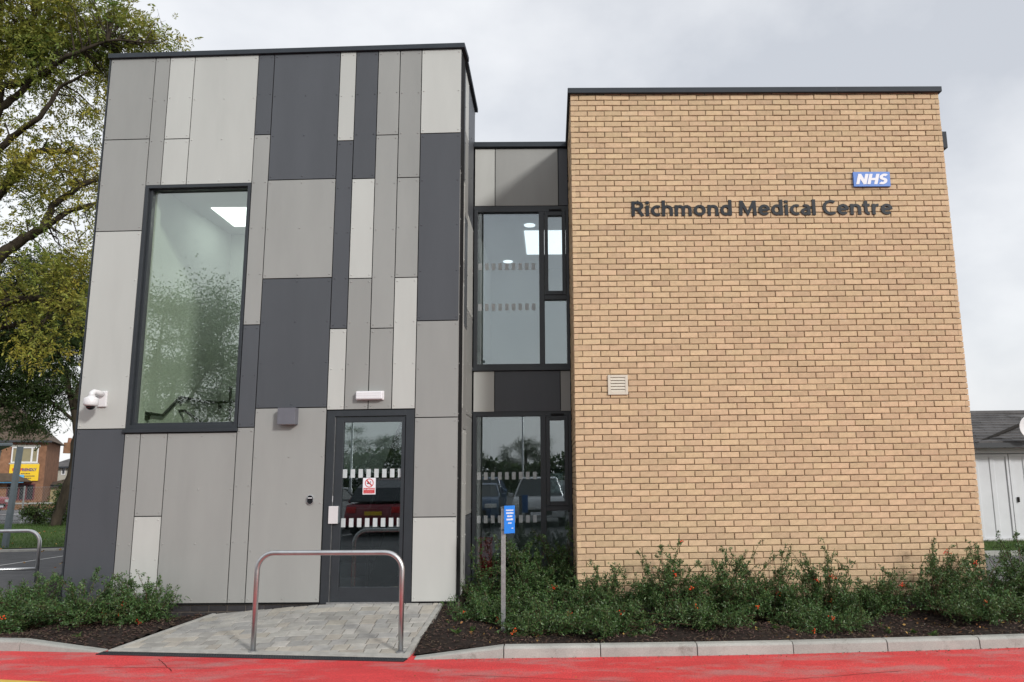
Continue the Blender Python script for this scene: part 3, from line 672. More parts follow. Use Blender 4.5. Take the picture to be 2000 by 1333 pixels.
# fascia of the lower rear part sticking out past the brick corner
fa = onY(1841, 257, .75); fb = onY(1851.5, 289, .75); mb = MB(); mb.box(4.7, fb[0], .75, 6.8, fb[2], fa[2]); mb.build('rear_fascia', M_COPING, bld, bevel=0.004)

# --- rooms seen through the glass
room = MB()
il, ir, yb = LW+.62-.02, -0.33, -2.6
def lp(a, z, d): return LF.P(a, z, d)
LI = L1-.06
def inner(mb, a0, a1, z0, z1, da, db): LF.box(mb, a0, a1, z0, z1, da, db)
inner(room, LI-.12, LI, -.02, ZT-.3, -2.72, -0.305); inner(room, LI, -0.31, -.02, ZT-.3, -2.72, -2.6); inner(room, -.43, -.31, -.02, ZT-.3, -2.59, -0.305)
for a0, a1, z0, z1 in rects_minus(LI, -.43, 0, ZT-.3, [(L1+.0, L4-.0, WZ0-.04, WZ1+.0), (L6, L10, 0, DZ1)]): inner(room, a0, a1, z0, z1, -.316, -.303)
room.build('stair_room_walls', M_WALLIN, bld)
mb = MB(); inner(mb, L1-.05, L1+.05, WZ0, WZ1, -.318, -.125); inner(mb, L1+.05, L4-.05, WZ0-.02, WZ0+.04, -.318, -.125); mb.build('window_reveal', M_WALLIN, bld)
mb = MB(); inner(mb, LI, -.43, 5.45, 5.55, -2.6, -.316); mb.build('stair_room_ceiling', M_CEIL, bld)
mb = MB(); inner(mb, LI, -.43, -.10, -.018, -2.6, -.29); mb.build('stair_room_floor', M_FLOORIN, bld)
mb = MB(); inner(mb, L6-.2, L10+.2, -.017, -.008, -1.3, -.31); mb.build('entrance_mat', M_MATRED, bld)
p = onZ(412, 407, 5.44); p2 = onZ(452, 443, 5.44); mb = MB(); mb.box(p[0]+.0, p[0]+1.3, min(p[1], p2[1]), max(p[1], p2[1]), 5.437, 5.449); mb.build('roof_light', M_LITE, bld)
# stair handrails on the inner walls
LW_in = Frame(LF.P(LI+.05, 0), -LF.n, LF.ex); BK_in = Frame(LF.P(0, 0, -2.53), LF.ex, LF.n)
def pw(fr, x, y): a, z = fr.pix(x, y); return fr.P(a, z)
hr = MB(); pts = [pw(LW_in, 283, 807), pw(LW_in, 318, 812), pw(LW_in, 352, 776)]
pts += [pw(LW_in, 398, 785), pw(BK_in, 425, 786), pw(BK_in, 470, 785), pw(BK_in, 560, 785)]
hr.tube(pts, .021, 8)
for fr, x, y in ((LW_in, 291, 816), (LW_in, 356, 784), (BK_in, 427, 795)):
    p = pw(fr, x, y); hr.tube([p, p-fr.n*.05], .032, 10)
    hr.tube([p, p+fr.n*.03+np.array([0, 0, .07])], .008, 6)
hrail = hr.build('handrail', M_RAIL, bld, smooth=False)
mf = Frame(LF.P(0, 0, -1.35), LF.ex, LF.n); bl = MB()
bl.tube([pw(mf, 270, 802), pw(mf, 361, 803), pw(mf, 402, 832), pw(mf, 440, 862)], .021, 8); bl.tube([pw(mf, 450, 755), pw(mf, 448, 860)], .02, 6); bl.tube([pw(mf, 444, 800), pw(mf, 456, 800)], .015, 6)
bl.build('stair_balustrade', M_RAIL, bld)
# stairs behind the door with a mesh guard
st = MB()
for i in range(9): inner(st, L6-.75, L6+.32, .0 if i == 0 else .17*i, .17*(i+1), -2.55+.0*i, -.9-.2*i)
st.build('stair_flight', M_FLOORIN, bld)
gd = MB(); ga = L6+.36
def gp(d, z): return LF.P(ga, z, d)
gd.tube([gp(-.75, 0.0), gp(-.75, 1.05), gp(-2.5, 2.4)], .02, 6); gd.tube([gp(-.78, .12), gp(-2.5, 1.4)], .015, 6)
for i in range(26):
    d = -.8-.065*i; z0 = .15+(-d-.78)*.77; gd.tube([gp(d, z0), gp(d-.5, z0+.9+.36)], .004, 3, False); gd.tube([gp(d-.35, z0+.26), gp(d+.03, z0+.86)], .004, 3, False)
gd.build('stair_guard', M_RAIL, bld)
# link rooms
lk = MB(); lk.box(-1.12, -1.02, 2.02, 5.5, -.05, 6.15) ; lk.box(-1.44, 1.6, 5.5, 5.6, -.05, 6.15); lk.box(1.5, 1.6, 2.02, 5.5, -.05, 6.15); lk.box(-1.44, 1.6, 5.61, 5.62, -.05, 6.15)
lk = MB(); lk.box(-1.56, -1.46, 2.02, 5.5, -.05, 6.15); lk.box(-1.46, 2.4, 5.5, 5.6, -.05, 6.15); lk.box(2.3, 2.4, 2.02, 5.5, -.05, 6.15); lk.build('link_room_walls', M_WALLIN, bld)
mb = MB(); mb.box(-1.46, 2.3, 2.03, 5.5, 2.6, 2.98); mb.box(-1.46, 2.3, 2.03, 5.5, -.12, -.03); mb.build('link_floors', M_FLOORIN, bld)
mb = MB(); mb.box(-1.46, 2.3, 2.03, 5.5, 5.55, 5.65); mb.box(-1.46, 2.3, 2.03, 5.5, 2.54, 2.595); mb.build('link_ceilings', M_CEIL, bld)
mb = MB(); mb.box(-.72, 0.28, 3.0, 4.4, 5.535, 5.548); mb.build('link_roof_light', M_LITE2, bld)
for x, y in ((-.62, 2.7), (.1, 4.9), (-1.1, 4.9)):
    mb = MB(); mb.lathe((x, y, 5.535), [(.09, 0), (.09, .014)], 16); mb.build('downlight', M_LITE2, bld)
mb = MB(); mb.box(-.85, -.45, 2.9, 3.3, 2.528, 2.538); mb.build('ceiling_light', M_LITE2, bld)
mb = MB(); mb.box(-1.42, -1.2, 2.4, 2.62, -.03, .55); mb.build('inner_cabinet', M_SIGNR, bld, bevel=.01)
# poster inside the lower casement
mb = MB(); CFR.box(mb, -.318, -.135, 1.22, 1.56, -.0479, -.047); po = mb.build('paper_notice', mat('notice', (0.38, 0.44, 0.42), 0.7, 0.3, noise=(22, 0.6)), wl_)
mb = MB(); CFR.box(mb, -.318, -.135, 1.50, 1.56, -.0468, -.0462); mb.build('notice_header', M_LETTER, po)

# ------------------------------------------------------------------ lettering helper
def text_mesh(body, bold=0.0, shear=0.0, extrude=0.0):
    cu = bpy.data.curves.new('t', 'FONT'); cu.body = body; cu.size = 1; cu.offset = bold; cu.shear = shear; cu.extrude = extrude; cu.resolution_u = 3
    cu.space_character = 1.0+bold*1.2
    o = bpy.data.objects.new('t', cu); COL.objects.link(o); dg = bpy.context.evaluated_depsgraph_get(); dg.update()
    me = bpy.data.meshes.new_from_object(o.evaluated_get(dg)); bpy.data.objects.remove(o); return me
def text_letters(body, fr, a0, a1, z0, z1, d0, d1, material, parent, name='letter', bold=0.0, shear=0.0, split=True, zline=None):
    """letters fitted into a0..a1 x z0..z1 on a wall frame, standing from d0 to d1"""
    me = text_mesh(body, bold, shear, 0.5); v = np.array([x.co[:] for x in me.vertices]); lo, hi = v.min(0), v.max(0)
    sx = (a1-a0)/(hi[0]-lo[0]); sz = (z1-z0)/(hi[1]-lo[1])
    fs = [tuple(p.vertices) for p in me.polygons]
    W = np.array([fr.P(a0+(p[0]-lo[0])*sx, z0+(p[1]-lo[1])*sz, d0+(p[2]-lo[2])*(d1-d0)/(hi[2]-lo[2])) for p in v])
    if not split:
        mb = MB(); mb.add(W, fs); return [mb.build(name, material, parent)]
    par = list(range(len(v)))
    def find(i):
        while par[i] != i: par[i] = par[par[i]]; i = par[i]
        return i
    for f in fs:
        for k in f[1:]: par[find(k)] = find(f[0])
    isl = {}
    for i in range(len(v)): isl.setdefault(find(i), []).append(i)
    iv = sorted(((min(v[i][0] for i in s), max(v[i][0] for i in s), s) for s in isl.values()), key=lambda t: t[0]); groups = []
    for lo_, hi_, s in iv:
        if groups and lo_ < groups[-1][1]-0.35*min(hi_-lo_, groups[-1][1]-groups[-1][0]): groups[-1][1] = max(groups[-1][1], hi_); groups[-1][2] += s
        else: groups.append([lo_, hi_, list(s)])
    outs = []
    for lo_, hi_, s in groups:
        ss = set(s); idx = {k: n for n, k in enumerate(s)}; mb = MB(); mb.add([W[k] for k in s], [tuple(idx[k] for k in f) for f in fs if f[0] in ss]); outs.append(mb.build(name, material, parent))
    return outs


def arc(cx, cy, rx, ry, t0, t1, n=18): return [(cx+rx*math.cos(R(t)), cy+ry*math.sin(R(t))) for t in np.linspace(t0, t1, n)]
GLY = {
 'R': (.64, [[(.09,0),(.09,1)], [(.09,.915),(.32,.915)]+arc(.32,.695,.215,.22,90,-90)+[(.09,.475)], [(.27,.475),(.36,.42),(.58,.0)]]),
 'i': (.18, [[(.09,0),(.09,.72)], [(.09,.83),(.09,1.0)]]), 'l': (.18, [[(.09,0),(.09,1.05)]]),
 'c': (.47, [arc(.33,.36,.24,.285,58,302)]), 'C': (.66, [arc(.43,.5,.34,.425,55,305,24)]),
 'h': (.57, [[(.09,0),(.09,1.05)], [(.10,.38)]+arc(.29,.42,.19,.225,165,0)+[(.48,0)]]), 'n': (.57, [[(.09,0),(.09,.72)], [(.10,.38)]+arc(.29,.42,.19,.225,165,0)+[(.48,0)]]),
 'm': (.88, [[(.09,0),(.09,.72)], [(.10,.38)]+arc(.27,.43,.17,.215,165,0)+[(.44,0)], [(.45,.38)]+arc(.62,.43,.17,.215,165,0)+[(.79,0)]]),
 'o': (.62, [arc(.31,.36,.225,.285,0,360,30)]), 'd': (.60, [arc(.29,.36,.205,.285,0,360,28), [(.505,0),(.505,1.05)]]),
 'M': (.90, [[(.085,0),(.12,1)], [(.13,.94),(.45,.12),(.77,.94)], [(.78,1),(.815,0)]]),
 'e': (.58, [arc(.30,.36,.215,.285,0,318,26), [(.11,.375),(.49,.375)]]),
 'a': (.50, [[(.41,0),(.41,.46)]+arc(.25,.46,.16,.185,0,125,10), [(.41,.405),(.27,.405)]+arc(.25,.235,.165,.165,95,285,12)+[(.41,.17)]]),
 't': (.38, [[(.16,.92),(.16,.26)]+arc(.30,.24,.14,.165,180,285,8), [(.0,.65),(.36,.65)]]), 'r': (.37, [[(.09,0),(.09,.72)], [(.10,.34)]+arc(.32,.38,.22,.265,165,82,10)]),
 'N': (.72, [[(.11,0),(.11,1)], [(.13,.90),(.59,.10)], [(.61,0),(.61,1)]]), 'H': (.70, [[(.11,0),(.11,1)], [(.11,.5),(.59,.5)], [(.59,0),(.59,1)]]),
 'S': (.58, [arc(.31,.705,.205,.195,42,250,14)+arc(.27,.295,.205,.205,70,-138,14)]) }
def stroke_text(body, fr, a0, a1, z0, cap, d0, d1, material, parent, w=.18, gap=.085, space=.27, slant=0.0):
    """raised sans letters built from strokes, cap height cap, fitted to a0..a1"""
    tot = sum((space if ch == ' ' else GLY[ch][0]+gap) for ch in body)-gap; sx = (a1-a0)/tot; x = 0.0
    for ch in body:
        if ch == ' ': x += space; continue
        gw, strokes = GLY[ch]; mb = MB()
        for si, st in enumerate(strokes):
            p = np.array(st, float); n = len(p); dirs = np.gradient(p, axis=0) if n > 2 else np.repeat((p[1]-p[0])[None], 2, 0); closed = n > 5 and np.allclose(p[0], p[-1])
            seg = p[1:]-p[:-1]; seg /= np.linalg.norm(seg, axis=1)[:, None]+1e-9; nrm = np.stack([-seg[:, 1], seg[:, 0]], 1); off = []
            for i in range(n):
                na = nrm[i-1] if i > 0 else (nrm[-1] if closed else nrm[0]); nb = nrm[i] if i < n-1 else (nrm[0] if closed else nrm[-1])
                m_ = na+nb; m_ /= np.linalg.norm(m_)+1e-9; off.append(m_/max(m_@na, .45))
            off = np.array(off)*w/2; Lp, Rp = p+off, p-off; top = d1-.0011*si; V = []; F = []
            for q in (Lp, Rp):
                for d in (top, d0):
                    for (u, v) in q: V.append(fr.P(a0+(x+u+slant*v)*sx, z0+v*cap, d))
            for i in range(n-1):
                a, b, c, d = i, n+i, 2*n+i, 3*n+i; F += [(a, c, c+1, a+1), (b, a, a+1, b+1), (c, d, d+1, c+1)]
            if not closed: F += [(0, n, 3*n, 2*n), (n-1, 3*n-1, 4*n-1, 2*n-1)]
            mb.add(V, F)
        mb.build('letter', material, parent); x += gw+gap

# ------------------------------------------------------------------ things on the walls
a0, z1 = BF.pix(1233, 391, .03); a1, z0 = BF.pix(1745, 421, .03)
zt = (BF.pix(1300, 389, .03)[1]+BF.pix(1600, 391, .03)[1])/2; zb_ = (BF.pix(1300, 421, .03)[1]+BF.pix(1600, 419, .03)[1])/2
sg = thing('name_lettering', BF.P((a0+a1)/2, zb_, 0.01), 'dark grey raised lettering "Richmond Medical Centre" on the buff brick wall', 'lettering')
stroke_text('Richmond Medical Centre', BF, a0, a1, zb_, (zt-zb_)*.955, -.012, 0.015, M_LETTER, sg, w=.165)
a0, z1 = BF.pix(1666, 337, .03); a1, z0 = BF.pix(1740, 364, .03); z1 = BF.pix(1703, 336, .03)[1]; z0 = BF.pix(1703, 364.5, .03)[1]
nh = thing('logo_sign', BF.P((a0+a1)/2, z0, .01), 'blue sign with white slanted NHS letters above the wall lettering', 'sign')
mb = MB(); BF.box(mb, a0, a1, z0, z1, 0.0, 0.03); mb.build('sign_board', M_NHS, nh, bevel=.002)
stroke_text('NHS', BF, a0+.028, a1-.055, z0+.03, z1-z0-.06, 0.028, 0.0345, M_SIGNW, nh, w=.225, gap=.06, slant=.2)
# louvred air vent
a0, z1 = BF.pix(1187, 733, .02); a1, z0 = BF.pix(1227, 771, .02)
vt = thing('air_vent', BF.P((a0+a1)/2, z0, 0.0), 'small square cream louvred air vent on the buff brick wall', 'vent')
ringframe(BF, a0, a1, z0, z1, .034, .034, .03, .03, -.005, .022).build('vent_frame', M_VENT, vt, bevel=.002)
mb = MB(); BF.box(mb, a0+.03, a1-.03, z0+.028, z1-.028, -.004, .004); mb.build('vent_back', M_VDARK, vt)
ns_ = 5
for i in range(ns_):
    zz = z0+.034+i*(z1-z0-.06)/ns_; mb = MB(); h = .026
    mb.hexa([BF.P(a0+.035, zz-.004, .02), BF.P(a1-.035, zz-.004, .02), BF.P(a1-.035, zz+h, .005), BF.P(a0+.035, zz+h, .005), BF.P(a0+.035, zz+.004, .022), BF.P(a1-.035, zz+.004, .022), BF.P(a1-.035, zz+h+.006, .007), BF.P(a0+.035, zz+h+.006, .007)]); mb.build('slat', M_VENT, vt)
# dome camera
ca, cz_ = LF.pix(184, 775, .2); pa, pz = LF.pix(202, 780, 0)
cc = thing('security_camera', LF.P(pa, pz, 0), 'white dome security camera on a bracket, on pale panel beside the stair window', 'camera')
mb = MB(); LF.box(mb, pa-.055, pa+.055, pz-.10, pz+.10, -.002, .03); mb.build('wall_plate', M_WPLAST, cc, bevel=.008)
mb = MB(); z_arm = pz+.055; mb.tube([LF.P(pa-.005, z_arm, .02), LF.P(pa-.01, z_arm+.015, .10), LF.P(pa-.02, z_arm+.02, .17), LF.P(pa-.022, z_arm+.0, .20), LF.P(pa-.022, z_arm-.05, .205)], [.038, .034, .033, .033, .036], 12); mb.build('arm', M_WPLAST, cc, smooth=True)
cpos = LF.P(pa-.022, z_arm-.05, .205)
mb = MB(); mb.lathe(cpos, [(.032, .02), (.045, .005), (.075, -.012), (.082, -.02), (.084, -.085), (.078, -.10), (.062, -.112)][::-1], 24); mb.build('housing', M_WPLAST, cc, smooth=True)
mb = MB(); mb.lathe(cpos, [(.004, -.158), (.025, -.153), (.043, -.138), (.053, -.118), (.056, -.105)], 20); mb.build('dome', M_DOME, cc, smooth=True)
# bulkhead light over the door
a0, z1 = LF.pix(694, 764, .06); a1, z0 = LF.pix(748, 781, .06)
bh = thing('bulkhead_light', LF.P((a0+a1)/2, z0, 0), 'long white ribbed bulkhead light above the entrance door', 'light')
mb = MB(); LF.box(mb, a0, a1, z0, z1, -.002, .03); mb.build('base', M_WPLAST, bh, bevel=.008)
mb = MB(); LF.box(mb, a0+.008, a1-.008, z0+.006, z1-.006, .028, .075); df_ = mb.build('diffuser', M_DIFF, bh, bevel=.014)
for k in range(3):
    mb = MB(); n = 16
    for i in range(n):
        a = a0+.03+(a1-a0-.06)*i/(n-1); z = z0+.026+(z1-z0-.052)*k/2; mb.lathe(LF.P(a, z, .074), [(.002, -.003), (.0075, -.0015), (.008, .002)], 6, axis=1)
    mb.build('prism_row', M_WPLAST, df_)
# square up/down wall light
a0, z1 = LF.pix(543, 797, .1); a1, z0 = LF.pix(576, 829, .1)
wl2 = thing('wall_light', LF.P((a0+a1)/2, z0, 0), 'dark grey square box wall light on mid grey panel left of the door', 'light')
mb = MB(); LF.box(mb, a0, a1, z0, z1, -.002, .11); mb.build('housing', M_BOX, wl2, bevel=.003)
mb = MB(); LF.box(mb, a0+.02, a1-.02, z0-.002, z0+.01, .02, .09); mb.build('lens', M_LAMPW, wl2)
# entry reader
a0, z1 = LF.pix(599, 967, .02); a1, z0 = LF.pix(612, 986, .02)
kr = thing('entry_reader', LF.P((a0+a1)/2, z0, 0), 'small oval black door entry reader with silver rim beside the entrance door', 'reader')
def pill(fr, a0, a1, z0, z1, d0, d1):
    r = (a1-a0)/2; ca = (a0+a1)/2; P = [fr.P(ca+r*math.cos(t), (z1-r if math.sin(t) >= 0 else z0+r)+r*math.sin(t), d0) for t in np.linspace(0, 2*math.pi, 24, endpoint=False)]
    return MB().prism(P, fr.n*(d1-d0))
pill(LF, a0, a1, z0, z1, -.002, .022).build('rim', M_STEEL, kr, bevel=.003); pill(LF, a0+.008, a1-.008, z0+.008, z1-.008, .02, .027).build('face', M_DOME, kr, bevel=.002)
mb = MB(); LF.box(mb, a0+.016, a1-.016, (z0+z1)/2+.016, (z0+z1)/2+.026, .0265, .0285); mb.build('light_strip', M_WPLAST, kr)
# no smoking notice on the door glass
a0, z1 = LF.pix(709, 934, -.05); a1, z0 = LF.pix(733, 966, -.05)
nsn = thing('no_smoking_notice', LF.P((a0+a1)/2, z0, -.054), 'small white and red no smoking notice stuck on the door glass', 'notice')
mb = MB(); LF.box(mb, a0, a1, z0, z1, -.0545, -.052); mb.build('card', M_SIGNW, nsn)
mb = MB(); LF.box(mb, a0+.01, a1-.01, z0+.012, z0+.078, -.0519, -.0512); rb = mb.build('red_band', M_SIGNR, nsn)
cx_, cz2 = (a0+a1)/2, z0+.138; rr = (a1-a0)*.34; mb = MB(); n = 28
for i in range(n):
    t0, t1 = 2*math.pi*i/n, 2*math.pi*(i+1)/n; mb.add([LF.P(cx_+r_*math.cos(t), cz2+r_*math.sin(t), -.0512) for r_, t in ((rr*.82, t0), (rr, t0), (rr, t1), (rr*.82, t1))], [(0, 1, 2, 3)])
c45 = math.cos(R(45)); mb.add([LF.P(cx_+rr*.85*x+.005*u, cz2-rr*.85*x*1.0+.005*u, -.0508) for x, u in ((-c45, 1), (-c45, -1), (c45, -1), (c45, 1))], [(0, 1, 2, 3)]); mb.build('prohibition_ring', M_SIGNR, nsn)
mb = MB(); LF.box(mb, cx_-.03, cx_+.018, cz2-.012, cz2-.002, -.0517, -.0515); LF.box(mb, cx_+.012, cx_+.02, cz2+.002, cz2+.02, -.0517, -.0515); LF.box(mb, cx_-.022, cx_-.014, cz2-.002, cz2+.022, -.0517, -.0515); mb.build('cigarette_symbol', M_LETTER, nsn)
text_letters('NO SMOKING', LF, a0+.016, a1-.016, z0+.054, z0+.070, -.0512, -.0506, M_SIGNW, rb, 'lettering', bold=.03, split=False)
text_letters('It is against the law to', LF, a0+.018, a1-.018, z0+.037, z0+.046, -.0512, -.0506, M_SIGNW, rb, 'lettering', split=False)
text_letters('smoke in these premises', LF, a0+.018, a1-.018, z0+.021, z0+.030, -.0512, -.0506, M_SIGNW, rb, 'lettering', split=False)

# ------------------------------------------------------------------ hoop barrier, sign post
def arc_hoop(p0, p1, h, r, n=8, basez=0):
    p0, p1 = np.array(p0, float), np.array(p1, float); e = (p1-p0); e[2] = 0; L = np.linalg.norm(e); e /= L; up = np.array([0, 0, 1.])
    top = p0[2]+h; pts = [p0, np.array([p0[0], p0[1], top-r])]
    for i in range(1, n+1):
        t = math.pi/2*i/n; pts.append(np.array([p0[0], p0[1], top-r])+e*r*(1-math.cos(t))+up*r*math.sin(t))
    for i in range(n+1):
        t = math.pi/2*(1-i/n); pts.append(np.array([p1[0], p1[1], top-r])-e*r*(1-math.cos(t))+up*r*math.sin(t))
    pts.append(np.array([p1[0], p1[1], p1[2]])); return pts
b0 = onZ(494, 1273, GZ+.02); b1_ = onZ(782, 1276, GZ+.02)
b0[2] = ramp_z(b0[0], b0[1]); b1_[2] = ramp_z(b1_[0], b1_[1])
topz = onY(640, 1080, (b0[1]+b1_[1])/2)[2]
hp = thing('hoop_barrier', ((b0[0]+b1_[0])/2, (b0[1]+b1_[1])/2, b0[2]), 'brushed stainless steel hoop barrier standing on the paved ramp before the door', 'barrier')
MB().tube(arc_hoop(b0-(0, 0, .05), b1_-(0, 0, .05), topz-b0[2]+.05, .175), .0255, 20).build('hoop', M_STEEL, hp, smooth=True)
for b in (b0, b1_): MB().lathe((b[0], b[1], b[2]-.01), [(.046, 0), (.046, .016), (.030, .02)], 20).build('foot_collar', M_GALV, hp)
bp = onZ(983, 1222, -.15)
sp = thing('sign_post', (bp[0], bp[1], -.16), 'grey steel post with a narrow blue notice standing in the planting bed', 'sign post')
ptop = onY(981, 990, bp[1])[2]; ptx = onY(981, 990, bp[1])[0]
mb = MB(); mb.box(bp[0]-.025, bp[0]+.025, bp[1]-.018, bp[1]+.018, -.3, ptop); mb.build('post', M_GALV, sp, bevel=.004)
psz1 = onY(990, 988, bp[1])[2]; psz0 = onY(990, 1042, bp[1])[2]
PF = Frame((bp[0]+.03, bp[1]-.045, 0), (1, .62, 0), (.62, -1, 0)); PF.n = np.array([.527, -.85, 0]); PF.ex = np.array([.85, .527, 0])
mb = MB(); PF.box(mb, -.02, .115, psz0, psz1, -.004, 0.0); bd = mb.build('notice_board', M_POSTB, sp)
mb = MB()
for i, (zz, hh, ww) in enumerate(((.225, .016, .092), (.192, .02, .085), (.158, .02, .06), (.122, .022, .075), (.085, .014, .04), (.03, .01, .022))):
    a = .0475-ww/2+(.035 if i == 5 else 0)
    x = a
    while x < a+ww: l = random.uniform(.006, .012); PF.box(mb, x, x+l, psz0+zz+.02, psz0+zz+.02+hh*random.uniform(.8, 1), .0005, .0015); x += l+.0025
mb.build('notice_text', M_SIGNW, bd)
for zz in (psz0+.03, psz1-.03): mb = MB(); mb.box(bp[0]-.029, bp[0]+.032, bp[1]-.026, bp[1]+.022, zz, zz+.018); mb.build('clamp', M_SHEL, sp)

# ------------------------------------------------------------------ bushes
def leaf_cards(P, D, L, W, rnd):
    """P centres, D directions (unit), rhombus leaves folded along the mid rib"""
    n = len(P); up = rnd.normal(size=(n, 3)); up[:, 2] += 0.8
    S = np.cross(D, up); S /= np.linalg.norm(S, axis=1)[:, None]+1e-9; Nn = np.cross(S, D)
    L = L[:, None]; W = W[:, None]
    v0 = P; v1 = P+D*L*.5+S*W*.5+Nn*W*.15; v2 = P+D*L; v3 = P+D*L*.5-S*W*.5+Nn*W*.15
    V = np.stack([v0, v1, v2, v3], 1).reshape(-1, 3); b = np.arange(n)*4
    F = np.stack([b, b+1, b+2, b, b+2, b+3], 1).reshape(-1, 3); return V, F
def bush(loc, h, rx, ry, seed, nleaf, label, spindly=6, berries=2, group='pyracantha bushes in the planting beds', lean=0.0, name='pyracantha_bush'):
    rn = np.random.default_rng(seed); loc = np.array([loc[0], loc[1], bed_z(loc[0], loc[1])-.02]); root = thing(name, loc, label, 'bush', group)
    rx *= rn.uniform(1.15, 1.4); ry *= 1.15; lean = lean+rn.uniform(-.25, .25); stems = MB(); P = []; D = []; L = []; W = []
    nst = int(rn.integers(26, 40)); spindly = int(spindly*1.6); tips = []
    per = int(nleaf*1.35/(30*13))
    for s in range(nst+spindly):
        tall = s >= nst
        an = rn.uniform(0, 2*math.pi); rad = math.sqrt(rn.uniform(0, 1))
        tx, ty = math.cos(an)*rad*rx, math.sin(an)*rad*ry; tz = h*(rn.uniform(.22, .84)*(1-.42*rad*rad)) if not tall else h*rn.uniform(.70, 1.04)
        if tall: tx *= .85; ty *= .6
        base = np.array([rn.normal(0, .05), rn.normal(0, .05), 0]); tip = np.array([tx+lean*tz, ty, tz]); mid = base*.4+tip*.5+np.array([0, 0, tz*.18])+rn.normal(0, .03, 3)
        ts = np.linspace(0, 1, 9)[:, None]; cur = base*(1-ts)**2+2*mid*ts*(1-ts)+tip*ts**2; cur[1:] += rn.normal(0, .010, (8, 3))
        stems.tube(loc+cur[::2], [.006, .005, .004, .003, .0015], 4, False)
        ntw = 13 if not tall else 9
        for t in range(ntw):
            u = rn.uniform(.22, 1.0); i = min(int(u*8), 7); f = u*8-i; p = cur[i]*(1-f)+cur[i+1]*f; axis = cur[i+1]-cur[i]; axis /= np.linalg.norm(axis)+1e-9
            d = axis*.55+rn.normal(0, .75, 3)+np.array([0, 0, .25]); d /= np.linalg.norm(d); ln = rn.uniform(.06, .20)*(1.0 if not tall else .55)
            if p[2]+d[2]*ln < .02: d[2] = abs(d[2])
            e = p+d*ln; tips.append(e)
            if t % 3 == 0: stems.tube(loc+np.array([p, e]), [.002, .001], 3, False)
            k = per if not tall else int(per*.9); tt = rn.uniform(0, 1, k)[:, None]
            P.append(p+(e-p)*tt+rn.normal(0, .008, (k, 3))); dd = d*.6+rn.normal(0, .7, (k, 3)); D.append(dd/np.linalg.norm(dd, axis=1)[:, None])
            L.append(rn.uniform(.018, .038, k)); W.append(rn.uniform(.009, .016, k))
        if tall or True:
            k = 16; tt = rn.uniform(.55, 1, k); idx = np.clip((tt*8).astype(int), 0, 7); fr_ = (tt*8-idx)[:, None]; pp = cur[idx]*(1-fr_)+cur[idx+1]*fr_
            P.append(pp); dd = (cur[idx+1]-cur[idx])*8+rn.normal(0, .8, (k, 3)); D.append(dd/np.linalg.norm(dd, axis=1)[:, None]); L.append(rn.uniform(.018, .032, k)); W.append(rn.uniform(.008, .013, k))
    P = np.concatenate(P); D = np.concatenate(D); L = np.concatenate(L); W = np.concatenate(W)
    V, F = leaf_cards(P, D, L, W, rn); np_mesh('foliage', V+loc, F, 3, M_LEAF, root, kind='stuff')
    stems.build('stems', M_STEM, root)
    if berries:
        mb = MB(); low = [t for t in tips if t[1] < 0.1] or tips
        for c in range(berries):
            t = low[rn.integers(len(low))]+np.array([0, -.03, 0])
            for q_ in range(rn.integers(5, 13)):
                p = loc+t+rn.normal(0, .016, 3); r_ = rn.uniform(.0055, .0085)
                mb.lathe(p, [(r_*.3, -r_), (r_*.9, -r_*.5), (r_, 0), (r_*.85, r_*.55), (r_*.25, r_)], 6)
        mb.build('berries', M_BERRY, root, kind='stuff')
    return root
bush((-1.12, 0.75), .92, .42, .60, 1, 7500, 'dense leafy bush in the recess against the grey side panels', 5, 1, lean=.0)
bush((-0.62, 0.55), .98, .45, .60, 2, 7500, 'bush behind the blue notice post, below the ground floor link window', 6, 1)
bush((-0.16, 0.62), .95, .35, .60, 3, 7000, 'bush at the corner of link window and buff brick wall', 6, 1)
bush((-0.95, -0.30), .42, .50, .45, 4, 6000, 'low spreading bush with orange berries beside the paved ramp edge', 2, 3)
bush((-0.30, -0.60), .55, .55, .50, 5, 7000, 'low spreading bush at the foot of the blue notice post', 3, 2)
bush((0.30, -0.45), .66, .45, .40, 6, 6500, 'bush against the brick wall just right of the recess corner', 5, 1)
bush((0.95, -0.52), .84, .55, .45, 7, 8000, 'bush with red berries against the brick wall under the letter R', 6, 3)
bush((1.60, -0.50), .82, .50, .45, 8, 7500, 'bush with red berries at the middle of the brick wall', 7, 3)
bush((2.20, -0.55), .80, .50, .45, 9, 7500, 'tall shooted bush between middle and right part of the brick wall', 7, 2)
bush((2.85, -0.50), .86, .45, .40, 10, 6500, 'bush with upright arching shoots below the word Centre', 8, 3)
bush((3.45, -0.45), .52, .40, .35, 11, 4500, 'small sparse bush where the dark brick plinth shows', 3, 2)
bush((4.05, -0.50), .82, .42, .40, 12, 6500, 'bush with berries near the right end of the brick wall', 7, 4)
bush((4.60, -0.45), .82, .38, .40, 13, 6500, 'bush hugging the right corner of the brick wall', 6, 2)
bush((5.25, -0.20), .95, .50, .60, 14, 8500, 'thick bush just past the right corner of the brick wall', 6, 1)
bush((5.85, -0.40), .92, .50, .60, 15, 8500, 'thick bush towards the white garage, beyond the brick corner', 6, 1)
bush((6.60, 0.20), 1.0, .60, .60, 16, 7000, 'thick bush in front of the white garage door', 6, 0)
bush((1.30, -1.05), .36, .50, .35, 17, 4500, 'low creeping bush along the kerb below the brick wall', 0, 1)
bush((-0.35, -1.10), .30, .45, .32, 18, 4000, 'low creeping bush along the kerb below the notice post', 0, 1)
bush((5.2, -0.95), .45, .50, .35, 19, 4500, 'low creeping bush by the kerb past the brick corner', 1, 0)
bush((-5.05, -0.18), .60, .42, .38, 20, 6000, 'bush with orange berries before the narrow pale bottom panel', 5, 5)
